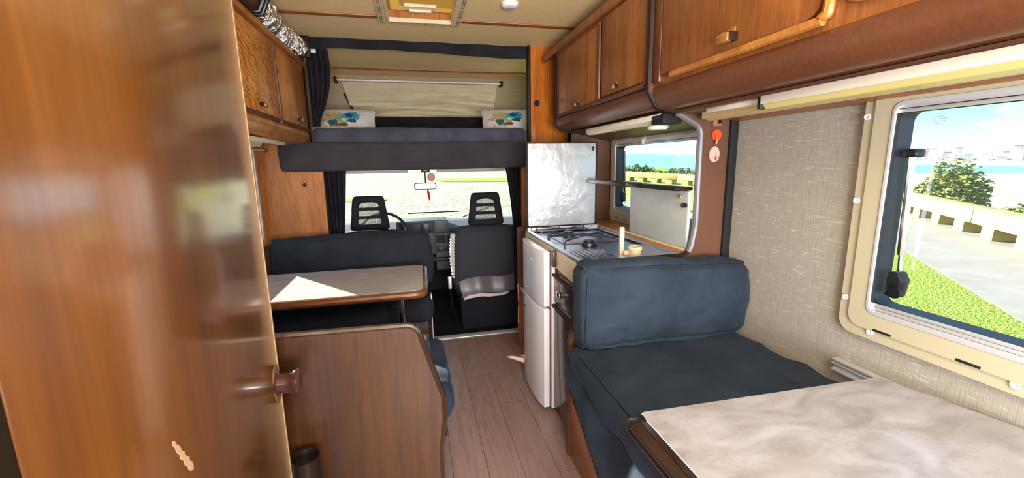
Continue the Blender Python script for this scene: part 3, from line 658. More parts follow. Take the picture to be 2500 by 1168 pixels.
# divider panel (arch) between hob and seat
dv = thing('divider_panel', 'brown arched divider panel between the hob and the back cushion', 'panel', (1.0, 1.57, 0))
out = [(.60, .004), (.60, .56, .05), (.655, .73, .04), (.655, .87, .02), (1.06, .885, .0), (1.165, .885, .10), (1.188, 1.02, .05), (1.185, 1.44, .06), (1.06, 1.50, .03), (XB + .02, 1.52, .03), (XB - .016, 1.58, .03), (XB - .016, ZC - .002), (1.349, ZC - .002), (1.349, .004)]
op = fillet(out, 7)
obj('panel', PR(op, 'y', 1.562, 1.588), W_BROWN, dv)
n0 = next(i for i, p in enumerate(op) if p[1] > .86 and p[0] > .7)
iend = max(i for i, p in enumerate(op) if p[0] < 1.2 and p[1] > 2.0)
low = [p for p in op[1:iend + 1]]
ia = next(i for i, p in enumerate(low) if p[0] > 1.1 and p[1] > .9)
ib = next(i for i, p in enumerate(low) if i > ia and p[0] < 1.12 and p[1] > 1.4)
obj('edge_trim', T([(a, 1.575, b) for a, b in low[:ia + 1]], .0135, 8), EDGE, dv)
obj('edge_trim', T([(a, 1.575, b) for a, b in low[ia:ib + 1]], .0145, 10), GREY_EDGE, dv, label='grey edge trim of the arch')
obj('edge_trim', T([(a, 1.575, b) for a, b in low[ib:]], .0125, 8), EDGE, dv)
# things on the divider
so = thing('light_switch', 'small brown switch on the divider panel above the orange hook', 'switch', (1.245, 1.56, 1.46))
obj('plate', B(1.225, 1.268, 1.548, 1.561, 1.44, 1.498, .004), mat('switch_brown', (150, 94, 66), .4), so)
obj('toggle', CY((1.252, 1.545, 1.458), .008, .008, 'y'), EDGE, so); obj('toggle', CY((1.252, 1.546, 1.483), .004, .006, 'y'), EDGE, so)
hk = thing('wall_hook', 'round orange stick-on hook on the divider panel', 'hook', (1.248, 1.56, 1.395))
obj('disc', CY((1.248, 1.556, 1.405), .023, .009, 'y', 28, .002), ORANGE, hk); obj('hook', T([(1.243, 1.55, 1.405), (1.243, 1.545, 1.385), (1.243, 1.549, 1.366)], .005, 8), ORANGE, hk)
hk = thing('wall_hook', 'oval pale pink stick-on hook below the orange one', 'hook', (1.24, 1.56, 1.33))
bm = CY((0, 0, 0), .0245, .009, 'y', 28, .002)
for v in bm.verts: v.co.z *= 1.35
bmesh.ops.translate(bm, verts=bm.verts, vec=(1.243, 1.556, 1.325)); obj('disc', bm, PINK, hk)
obj('hook', T([(1.25, 1.549, 1.33), (1.25, 1.542, 1.308), (1.243, 1.534, 1.302), (1.238, 1.53, 1.312)], .0045, 8, smoothn=3), PINK, hk)
# near locker
nc = thing('overhead_locker', 'large near overhead wooden locker with long padded roll, upper right', 'cabinet', (1.15, .8, 1.5))
obj('body', PR(bodyp, 'y', -1.0, 1.559), W_CAB, nc); roll(-1.0, 1.559, nc, ztop=1.592)
obj('underside', PR([(1.05, 1.502), (1.345, 1.50), (1.345, 1.485), (1.05, 1.490)], 'y', -1.0, 1.559), W_BROWN, nc)
dd = obj('door', PR(fillet([(1.50, 1.625), (.85, 1.625, .05), (.85, 2.0), (1.50, 2.0)]), 'x', XB - .014, XB + .002, .002), W_CAB, nc); handle(dd, XB - .014, 1.13, 1.645, -1, 1.5)
dd = obj('door', PR(fillet([(.80, 1.625, .05), (.15, 1.625, .05), (.15, 2.0), (.80, 2.0)]), 'x', XB - .014, XB + .002, .002), W_CAB, nc); handle(dd, XB - .014, .4, 1.645, -1, 1.5)
obj('trim_rail', T([(XB - .012, 1.43, 1.614), (XB - .012, .90, 1.614), (XB - .012, .845, 1.62), (XB - .012, .828, 1.67), (XB - .012, .828, 2.0)], .012, 8, smoothn=5), W_CABL, nc)
obj('side_rail', B(XB - .016, XB + .004, 1.505, 1.555, 1.60, 2.03, .006), W_TRIM, nc)
obj('top_board', B(XB - .005, 1.345, -1.0, 1.559, 2.032, 2.115, .002), W_CAB, nc)
strip('strip_lamp', 'long cream strip lamp under the near right locker', 1.045, 1.135, -.35, 1.13, 1.452, 1.492, LAMPC, YELL, BLACK)
bm = B(1.07, 1.10, 1.12, 1.40, 1.474, 1.490, .002); o1 = thing('pelmet_rail', 'cream two-step rail running along the near right locker underside', 'rail', (1.12, 1.2, 1.46)); obj('cover_strip', bm, LAMPC, o1)
obj('lower_strip', PR([(1.13, 1.465), (1.17, 1.456), (1.17, 1.472), (1.13, 1.497)], 'y', -.4, 1.50), mat('rail_tan', (206, 178, 128), .45), o1)
strip('strip_lamp', 'cream strip lamp with black end under the locker above the hob', 1.02, 1.08, 1.62, 2.42, 1.462, 1.498, LAMPC, CREAM, BLACK)
tag(obj('lamp_bracket', B(1.02, 1.11, 1.60, 1.69, 1.455, 1.496, .004), BLACKM), 'black block at the near end of the hob strip lamp', 'bracket')
tag(obj('spot_lamp', CY((1.16, 1.86, 1.462), .05, .022, bev=.006), LAMPC), 'small round cream lamp beside the kitchen window frame', 'lamp')

# ------------------------------------------------------------------ kitchen unit
ku = thing('kitchen_unit', 'wooden kitchen unit with cream top fascia beside the small fridge', 'cabinet', (1.0, 2.0, 0))
bm = bmesh.new(); box(bm, .664, 1.345, 1.592, 1.955, .004, .868); box(bm, .70, 1.345, 1.955, 2.34, .80, .868); box(bm, .664, 1.345, 2.34, 2.46, .004, .868); box(bm, 1.15, 1.345, 1.592, 2.46, .868, .895)
obj('carcass', bm, W_CAB, ku)
obj('fascia', PR(fillet([(1.592, .775), (1.90, .795), (2.46, .80), (2.46, .882), (1.592, .882)]), 'x', .648, .665, .002), CREAM, ku)
dr = obj('drawer', B(.648, .666, 1.60, 1.945, .615, .735, .004), W_PART, ku)
obj('drawer_handle', B(.620, .650, 1.755, 1.80, .675, .70, .007), CHROME, dr)
obj('rail', T([(.645, 1.595, .752), (.645, 1.95, .752)], .009, 8), EDGE, ku)
obj('door', B(.648, .666, 1.60, 1.945, .03, .57, .004), W_PART, ku)
obj('rail', T([(.645, 1.595, .592), (.645, 1.95, .592)], .010, 8), EDGE, ku)
obj('hinge', B(.632, .650, 1.925, 1.95, .28, .36, .003), EDGE, ku)
obj('catch', B(.628, .650, 1.865, 1.895, .80, .88, .004), mat('catch_brown', (70, 46, 38), .3), ku)
for yy in (2.19, 2.14):
    bm = bmesh.new(); cyl(bm, (.640, yy, .845), .014, .014, 'x'); box(bm, .618, .640, yy - .004, yy + .004, .828, .862, .002); obj('control_knob', bm, BLACK, ku)
obj('back_ledge', B(1.14, 1.345, 1.592, 2.735, .885, .90, .002), W_CABL, ku)
fp = tag(obj('divider_panel', PR([(.665, .004), (1.345, .004), (1.345, 1.44), (1.07, 1.50), (1.07, .87), (.665, .87)], 'y', 2.737, 2.757), W_BROWN), 'brown end panel beyond the hob, behind the silver lid', 'panel')
# combined hob and sink
hb = thing('hob_and_sink', 'stainless steel hob and sink unit set into the kitchen top', 'hob', (.9, 2.0, .87))
bm = bmesh.new(); ring(bm, rrect(.648, 1.14, 1.592, 2.455, .012), rrect(.672, 1.115, 1.60, 2.43, .01), 'z', .884, .894)
box(bm, .67, 1.12, 1.60, 2.435, .868, .874)
box(bm, .672, 1.115, 1.60, 1.63, .870, .8925)
for i in range(13): box(bm, .70 + i * .024, .711 + i * .024, 1.66, 1.84, .872, .884, .004)
obj('steel_top', bm, STEEL, hb)
bm = bmesh.new(); lathe(bm, [(.16, .0), (.158, .003), (.13, .0), (.125, -.0005), (0, -.001)], (1.0, 1.73, .886), 'z', 36); obj('sink_bowl', bm, STEEL, hb)
for (cx, cy_) in ((.80, 2.27), (.80, 1.97), (1.0, 2.15)):
    if cx == 1.0: continue
    b_ = obj('burner', lathe(bmesh.new(), [(0, .03), (.026, .03), (.03, .026), (.03, .018), (.036, .017), (.038, .002), (.05, .0), (0, 0)], (cx + .06, cy_, .874), 'z', 28), STEELD, hb)
def pan(cx, cy, w, l, z=.918):
    bm = bmesh.new(); rr = .0035
    for (a, b) in (((cx - w, cy - l), (cx + w, cy + l)), ((cx - w, cy + l), (cx + w, cy - l))):
        a = Vector((a[0], a[1], 0)); b = Vector((b[0], b[1], 0))
        tube(bm, [(a.x, a.y, .876), (a.x, a.y, z - .006), (a.x + (b.x - a.x) * .04, a.y + (b.y - a.y) * .04, z), (b.x - (b.x - a.x) * .04, b.y - (b.y - a.y) * .04, z), (b.x, b.y, z - .006), (b.x, b.y, .876)], rr, 8)
    tube(bm, [(cx - w, cy - l, .90), (cx + w, cy - l, .90), (cx + w, cy + l, .90), (cx - w, cy + l, .90)], rr * .9, 8, closed=True)
    return obj('pan_support', bm, STEELD, hb)
pan(.86, 2.29, .155, .115); pan(.86, 2.03, .155, .12)
tp_ = thing('folding_tap', 'cream folding tap standing at the sink edge', 'tap', (.90, 1.68, .88))
bm = bmesh.new(); box(bm, .892, .912, 1.69, 1.71, .882, 1.01, .005); obj('spout', bm, CREAM, tp_)
lathe_ = lathe(bmesh.new(), [(0, .0), (.026, 0), (.028, .004), (.028, .034), (.031, .035), (.031, .046), (.028, .048), (.026, .044), (0, .042)], (.948, 1.66, .876), 'z', 24); obj('base', lathe_, CREAM, tp_)
obj('arm', B(.90, .94, 1.667, 1.70, .885, .903, .004), CREAM, tp_)
# lids
hbm = PR(rrect(.668, 1.108, .915, 1.418, .008), 'y', 2.452, 2.468, .002); hl = obj('hob_lid', hbm, SILV, hb, label='silver foil-covered upright lid')
obj('edge_trim', ring(bmesh.new(), rrect(.660, 1.116, .905, 1.424, .01), rrect(.668, 1.108, .913, 1.416, .008), 'y', 2.450, 2.470), EDGE, hl)
obj('hinge_rail', B(.66, 1.12, 2.435, 2.455, .893, .908, .002), ALU, hl)
bm = CY((1.085, 2.444, 1.392), .006, .012, 'y'); tube(bm, [(1.085, 2.438, 1.392), (1.08, 2.434, 1.372)], .004); obj('lid_catch', bm, EDGE, hl)
for (x_, z_) in ((.68, .915), (.86, .915), (1.08, .915)): obj('screw', CY((x_, 2.436, z_ - .012), .004, .006, 'y', 10), BLACKM, hl)
sl = obj('sink_lid', PR(rrect(1.60, 2.11, .905, 1.168, .012), 'x', 1.164, 1.178, .002), SILV2, hb, label='white hammered upright lid')
obj('hinge_rail', T([(1.156, 1.60, .906), (1.156, 2.14, .906)], .006, 8), CREAM, sl)
obj('corner_catch', B(1.154, 1.166, 1.645, 1.67, 1.135, 1.15, .002), mat('brass_bit', (170, 140, 70), .3, metal=.8), sl)
obj('stop_knob', CY((1.154, 1.615, 1.105), .010, .02, 'x'), BLACK, sl)
sf = thing('folding_shelf', 'narrow dark shelf edge with chrome tip above the white sink lid', 'shelf', (1.09, 1.95, 1.16))
bm = B(1.095, 1.185, 1.60, 2.02, 1.170, 1.187, .005); obj('shelf_board', bm, EDGE, sf)
obj('chrome_edge', PR(fillet([(1.035, 1.180, .006), (1.055, 1.172, .006), (1.13, 1.172, .006), (1.13, 1.196, .006), (1.045, 1.198, .01)]), 'y', 1.93, 2.42, .003), mat('worn_chrome', (96, 86, 84), .25, metal=.8), sf)

# fridge
fr = thing('fridge', 'small white two-door fridge freezer standing beside the kitchen unit', 'fridge', (.8, 2.1, 0))
obj('body', B(.632, 1.05, 1.972, 2.325, .02, .792, .004), FRIDGE, fr)
def fdoor(z0, z1, nm, lab=None):
    pf = []
    for i in range(13):
        y = 1.905 + (2.315 - 1.905) * i / 12; pf.append((.573 + .022 * abs((i - 6) / 6) ** 3, y))
    pf = [(.624, 1.905)] + pf + [(.624, 2.315)]
    return obj(nm, PR(pf, 'z', z0, z1, .006, 3), FRIDGE, fr, label=lab)
obj('side_jacket', B(.636, .655, 1.905, 1.975, .02, .862, .003), FRIDGE, fr)
obj('body_top', B(.634, .647, 1.905, 2.315, .79, .862, .003), FRIDGE, fr)
f1 = fdoor(.585, .872, 'freezer_door'); f2 = fdoor(.03, .575, 'fridge_door')
bm = bmesh.new(); box(bm, .624, .634, 1.912, 2.31, .59, .865); box(bm, .624, .634, 1.912, 2.31, .035, .57); obj('door_seal', bm, SEAL, fr)
bm = bmesh.new(); prism(bm, fillet([(2.30, .578), (2.17, .566, .01), (2.15, .54, .01), (2.20, .55, .01), (2.30, .56)]), 'x', .5745, .580); obj('finger_grip', bm, mat('grip_grey', (168, 166, 176), .3), f2)
obj('keyhole', CY((.5745, 2.20, .50), .006, .006, 'x'), BLACKM, f2)
bm = bmesh.new()
for i in range(4): box(bm, .5722, .5735, 2.085 - i * .009, 2.091 - i * .009, .80, .807)
obj('badge', bm, ALU, f1)

# ------------------------------------------------------------------ right bench seat, cushions, table
def zb_(y): return max(.03, .36 - .62 * (1.53 - y))
sb = thing('bench', 'wooden bench base with black edge under the grey seat cushion on the right', 'bench', (1.0, 1.0, 0))
obj('base', B(.605, 1.345, .2, 1.555, .004, .36, .004), W_ORANGE, sb)
obj('edge_trim', T([(.600, y_, zb_(y_) - .004) for y_ in [.2 + .0673 * k for k in range(21)]], .014, 8), BLACKM, sb)
def sshape(q):
    q = q.copy()
    if q.x < .62: q.z -= .0
    return q
tag(obj('seat_cushion', cushion(.572, 1.34, .22, 1.53, .44, .568, .05, .012, .014, 50, 21, 5), VELVET), 'grey green velvet seat cushion between the back cushion and near table', 'cushion')
def slack(u, v):
    y = .25 + 1.28 * u; z0 = .50; z1 = zb_(y) - .01; z = z0 + (z1 - z0) * v
    a = noise.noise(Vector((u * 11, v * 2.5, 2))) * 1.6 + .7 * math.sin(u * 16 + v * 4)
    x = .60 - .05 * math.sin(PI * min(1, v * 1.02) ** .8) * (.75 + .3 * a) - .004
    z += .02 * noise.noise(Vector((u * 12, v * 2, 7))) * v
    return (x, y, z)
tag(obj('cushion_skirt', sheet(slack, 110, 30, .004), VELVET, smooth=80), 'loose sagging velvet cover hanging below the seat cushion edge', 'cover')
def bcs(q):
    q = q.copy(); f = (q.z - .56) / .35
    q.z -= .028 * max(0, (q.x - .62) / .7) * f
    return q
tag(obj('backrest_cushion', cushion(.605, 1.342, 1.405, 1.548, .572, .908, .042, .016, .011, 48, 22, 6, shape=bcs), VELVET), 'thick blue grey velvet back cushion standing against the divider panel', 'cushion')

tt = thing('dining_table', 'near table with pale marble top and glossy dark edge, lower right', 'table', (.9, .45, 0))
P0 = [(.480, -.02, .03), (1.325, -.02), (1.325, .60), (1.262, .836, .004), (.505, .856, .035)]
P1 = fillet([(.510, -.02, .03), (1.322, -.02), (1.322, .58), (1.256, .832, .004), (.510, .848, .02)], 7)
obj('tabletop', PR(P1, 'z', .648, .682), MARB, tt)
bm = bmesh.new()
# rounded thick bumper on the aisle side
sec = fillet([(.530, .644), (.482, .644, .012), (.462, .658, .012), (.464, .676, .012), (.490, .687, .010), (.5115, .6835)], 5)
prism(bm, sec, 'y', -.02, .808)
t2 = bmesh.new(); rings = []
for k in range(9):
    a = k / 8 * PI / 2
    rings.append([t2.verts.new((.5115 - (.5115 - sx) * math.cos(a), .808 + (.5115 - sx) * math.sin(a), sz)) for sx, sz in [(min(s[0], .5115), s[1]) for s in sec]])
for Aq, Bq in zip(rings, rings[1:]):
    for j in range(len(Aq) - 1): t2.faces.new((Aq[j], Aq[j + 1], Bq[j + 1], Bq[j]))
join(bm, t2); bmesh.ops.remove_doubles(bm, verts=bm.verts, dist=1e-5)
obj('edge_bumper', bm, EDGE_T, tt)
obj('edge_strip', T([(.515, .853, .666), (1.258, .838, .666), (1.327, .58, .666), (1.327, -.02, .666)], .0085, 8), EDGE, tt)
obj('white_line', T([(.5115, -.02, .6825), (.5115, .835, .6825)], .0018, 6), LAMPC, tt)
obj('leg', T([(.62, .30, .648), (.62, .30, .574)], .018, 14), CHROME, tt)
wr_ = thing('wall_rail', 'short ribbed aluminium rail on the wall behind the near table', 'rail', (1.33, .8, .63))
bm = B(1.332, 1.3485, .30, 1.02, .60, .645, .002)
for z_ in (.606, .628, .641): box(bm, 1.322, 1.334, .30, 1.02, z_ - .003, z_ + .003, .001)
obj('rail_profile', bm, ALU, wr_)

# ------------------------------------------------------------------ roof vent, detector
rv = thing('roof_vent', 'square ceiling roof vent with cream frame and yellow insect screen', 'vent', (.08, 2.37, ZC))
bm = ring(bmesh.new(), rrect(-.150, .310, 2.05, 2.655, .02), rrect(VX0, VX1, 2.14, 2.60, .01), 'z', ZC - .014, ZC)
FB = bm; nfr = len(FB.faces)
bm = ring(bmesh.new(), rrect(VX0 - .004, VX1 + .004, 2.135, 2.605, .01), rrect(VX0 + .008, VX1 - .008, 2.15, 2.59, .01), 'z', ZC - .022, ZC + .04); obj('inner_rim', bm, CREAM, rv)
bm = bmesh.new()
for x_ in (-.138, -.127, .287, .298):
    for j in range(26):
        if j % 7 != 6: box(bm, x_ - .0028, x_ + .0028, 2.07 + j * .0225, 2.084 + j * .0225, ZC - .0155, ZC - .0135)
for j in range(10): box(bm, -.085 + j * .035 + (.008 if j > 4 else 0), -.060 + j * .035 + (.008 if j > 4 else 0), 2.629, 2.634, ZC - .0155, ZC - .0135)
join(FB, bm); FB.faces.ensure_lookup_table()
for k in range(nfr, len(FB.faces)): FB.faces[k].material_index = 1
obj('frame', FB, mat('vent_cream', (226, 208, 168), .45), rv).data.materials.append(mat('slot_brown', (120, 84, 52), .7))
SCR = bpy.data.materials.new('screen_mesh'); SCR.use_nodes = True; sn = SCR.node_tree; sn.nodes.clear()
a1 = N(sn, 'ShaderNodeBsdfTranslucent'); a1.inputs[0].default_value = s2l((206, 180, 120)) + (1,); a2 = N(sn, 'ShaderNodeBsdfDiffuse'); a2.inputs[0].default_value = s2l((200, 172, 116)) + (1,)
am = N(sn, 'ShaderNodeMixShader'); am.inputs[0].default_value = .45; ao = N(sn, 'ShaderNodeOutputMaterial'); sn.links.new(a1.outputs[0], am.inputs[1]); sn.links.new(a2.outputs[0], am.inputs[2]); sn.links.new(am.outputs[0], ao.inputs[0])
obj('insect_screen', B(VX0, VX1, 2.14, 2.60, ZC + .035, ZC + .037), SCR, rv)
bm = bmesh.new(); prism(bm, fillet([(-.005, 2.46), (.165, 2.46), (.155, 2.53, .01), (.005, 2.53, .01)]), 'z', ZC + .018, ZC + .034, .003); box(bm, .02, .14, 2.50, 2.522, ZC + .006, ZC + .02, .004)
obj('catch_handle', bm, CREAM, rv)
obj('fly_screen_bar', B(VX0, VX1, 2.585, 2.60, ZC + .0, ZC + .034), W_PANEL, rv)
obj('dome', B(VX0 - .02, VX1 + .02, 2.12, 2.62, ZC + .09, ZC + .095, .002), glass_mat('dome_plastic', (.85, .8, .6)), rv)
sd = thing('smoke_detector', 'small round white detector on the ceiling right of the vent', 'detector', (.53, 2.27, ZC))
obj('casing', lathe(bmesh.new(), [(0, -.026), (.024, -.026), (.036, -.022), (.044, -.012), (.046, 0), (0, 0)], (.53, 2.27, ZC), 'z', 32), WHITE, sd)
obj('grille', CY((.53, 2.27, ZC - .027), .022, .003, seg=24), mat('grille_grey', (176, 178, 188), .5), sd)

# ------------------------------------------------------------------ bunk over the cab
tag(obj('bunk_front_pad', cushion(-.845, .815, 2.985, 3.03, 1.275, 1.458, .02, .004, .002, 30, 31, 4), CHAR), 'long charcoal padded board across the front of the bunk', 'pad')
tag(obj('bunk_mattress', cushion(-.645, .82, 3.045, 4.24, 1.362, 1.562, .035, .004, .004, 40, 33, 5), MATT), 'dark slate bunk mattress above the charcoal padded board', 'mattress')
tag(obj('bunk_bolster', cushion(-.55, .75, 4.08, 4.19, 1.568, 1.745, .02, .003, .002, 16, 34), BLACKF), 'long black bolster along the far side of the bunk', 'bolster')
def pil(q, cx, cz):
    return q
def pillow(x0, x1, y0, y1, z0, z1, seed):
    t = cushion(x0, x1, y0, y1, z0, z1, (z1 - z0) * .46, .0, .004, 30, seed, 8)
    cx, cy_ = (x0 + x1) / 2, (y0 + y1) / 2; cz = (z0 + z1) / 2
    for v in t.verts:
        u = abs(v.co.x - cx) / ((x1 - x0) / 2); w = abs(v.co.y - cy_) / ((y1 - y0) / 2)
        f = (1 - u ** 3 * .85) * (1 - w ** 3 * .85); v.co.z = cz + (v.co.z - cz) * max(.12, f)
        v.co.x += (v.co.x - cx) * .05 * (w ** 4); v.co.y += (v.co.y - cy_) * .05 * (u ** 4)
    return t
FL = bpy.data.materials.new('flower_print'); FL.use_nodes = True; fn_ = FL.node_tree; fb_ = fn_.nodes['Principled BSDF']; fb_.inputs['Roughness'].default_value = .8
ft = N(fn_, 'ShaderNodeTexCoord'); sp = N(fn_, 'ShaderNodeSeparateXYZ'); fn_.links.new(ft.outputs['Object'], sp.inputs[0])
def blob(cx, cz, sx, sz, prev, color, seed):
    # soft ellipse with noisy outline
    mpn = N(fn_, 'ShaderNodeMapping'); mpn.inputs['Location'].default_value = (-cx / sx, 0, -cz / sz); mpn.inputs['Scale'].default_value = (1 / sx, 0, 1 / sz); fn_.links.new(ft.outputs['Object'], mpn.inputs[0])
    ln = N(fn_, 'ShaderNodeVectorMath', operation='LENGTH'); fn_.links.new(mpn.outputs[0], ln.inputs[0])
    nn = N(fn_, 'ShaderNodeTexNoise'); nn.inputs['Scale'].default_value = 34 + seed; nn.inputs['Detail'].default_value = 3; fn_.links.new(ft.outputs['Object'], nn.inputs['Vector'])
    ad = N(fn_, 'ShaderNodeMath', operation='MULTIPLY_ADD'); fn_.links.new(nn.outputs['Fac'], ad.inputs[0]); ad.inputs[1].default_value = 2.0; fn_.links.new(ln.outputs['Value'], ad.inputs[2])
    lt = N(fn_, 'ShaderNodeMath', operation='LESS_THAN'); fn_.links.new(ad.outputs[0], lt.inputs[0]); lt.inputs[1].default_value = 1.9
    mxn = N(fn_, 'ShaderNodeMix', data_type='RGBA'); fn_.links.new(lt.outputs[0], mxn.inputs[0]); mxn.inputs[7].default_value = s2l(color) + (1,)
    if prev is None: mxn.inputs[6].default_value = s2l((226, 224, 230)) + (1,)
    else: fn_.links.new(prev.outputs[2], mxn.inputs[6])
    return mxn
pv = None
for i, a in enumerate([(-.06, .0, .11, .065, (196, 168, 120)), (-.08, -.02, .05, .025, (30, 96, 104)), (.0, .01, .06, .045, (120, 170, 140)), (.05, .035, .07, .035, (52, 160, 190)), (.035, .035, .03, .02, (24, 70, 140)), (.06, -.005, .04, .02, (30, 90, 110)), (-.02, -.04, .05, .015, (120, 80, 60)), (.0, .0, .02, .015, (206, 214, 150))]):
    pv = blob(a[0], a[1], a[2], a[3], pv, a[4], i)
fn_.links.new(pv.outputs[2], fb_.inputs['Base Color'])
for (x, lab, rz) in ((-.505, 'white pillow with blue flower print at the left end of the bunk', 3), (.80, 'white pillow with blue flower print at the right end of the bunk', -6)):
    t = pillow(-.22, .22, -.15, .15, -.05, .05, 5 + x)
    bmesh.ops.rotate(t, verts=t.verts, cent=(0, 0, 0), matrix=RX(38)); 
    p_ = tag(obj('pillow', t, FL), lab, 'pillow', None)
    p_.rotation_euler = (0, 0, math.radians(rz)); p_.location = (x, 3.55, 1.655 if x < 0 else 1.668); p_.scale = (1, 1, 1)
# blind over the luton window
bl = thing('window_blind', 'cream cloth blind on a thin rod at the front of the bunk', 'blind', (.12, 4.15, 1.9))
def bly(z): return 4.36 - (z - 1.55) * .34 / .57
def blf(u, v):
    z = 2.028 - .30 * v; xl = -.575 + .07 * v; xr = .80 - .02 * v; x = xl + (xr - xl) * u
    z += -.03 * v * (4 * (u - .5) ** 2 - .5) * 1
    y = bly(z) - .055 - .012 * math.sin(v * 26 + 3 * math.sin(u * 4)) * v * v - .05 * v * noise.noise(Vector((u * 3, v * 11, 1))) * v
    return (x, y, z)
obj('cloth', sheet(blf, 50, 40, .002), BLINDF, bl, smooth=80)
obj('rod', T([(-.62, bly(2.03) - .075, 2.040), (.84, bly(2.03) - .075, 2.038)], .008, 10), WHITE, bl)
for x_ in (-.62, .84): obj('rod_bracket', B(x_ - .012, x_ + .012, bly(2.03) - .09, bly(2.03) + .0, 2.018, 2.062, .003), EDGE, bl)
obj('dark_gap', PR([(-.585, 1.95), (-.565, 1.95), (-.50, 1.80), (-.515, 1.79)], 'y', bly(1.87) - .05, bly(1.87) - .04), BLACKM, bl)  # black sliver standing in for the shaded gap left of the cloth
tag(obj('bunk_valance', sheet(lambda u, v: (-.66 + 1.48 * u, 3.035 + .006 * math.sin(u * 30), ZC - .004 - (.072 - .012 * math.sin(u * 5)) * v), 60, 4, .004), BLACKF), 'dark valance strip along the ceiling above the bunk', 'valance')
def curt(x0t, x1t, x0b, x1b, zt, zb, y, folds, amp, waist=None, seedv=0):
    def f(u, v):
        a = x0t + (x0b - x0t) * v; b = x1t + (x1b - x1t) * v
        if waist:
            s = waist(v); b = b + s[1]; a = a + s[0]
        x = a + (b - a) * u; z = zt + (zb - zt) * v
        yy = y + amp * math.sin(u * folds * 2 * PI + .6 * math.sin(v * 4 + seedv)) + amp * .4 * noise.noise(Vector((u * 6, v * 3, seedv)))
        return (x, yy, z)
    return sheet(f, 80, 26, .003)
ck = tag(obj('curtain', curt(-.65, -.515, -.645, -.60, 2.06, 1.565, 3.09, 4, .014, lambda v: (0, .035 * math.sin(min(1, v * 1.1) * PI) - .0 * v), 1), BLACKF, smooth=80), 'black bunk curtain bunched at the left of the bunk opening', 'curtain')
tag(obj('curtain', curt(-.64, -.47, -.60, -.54, 1.28, .50, 3.12, 5, .016, None, 2), BLACKF, smooth=80), 'black cab curtain hanging left of the windscreen', 'curtain')
tag(obj('curtain', curt(.665, .80, .73, .82, 1.28, .02, 3.10, 5, .014, lambda v: (.05 * math.sin(v * PI) * (1 - v), 0), 3), BLACKF, smooth=80), 'black cab curtain hanging right of the windscreen', 'curtain')
tag(obj('curtain_tab', B(-.635, -.58, 3.07, 3.08, 2.03, 2.055, .003), WHITE), 'small white curtain tab at the top left of the bunk', 'tab')

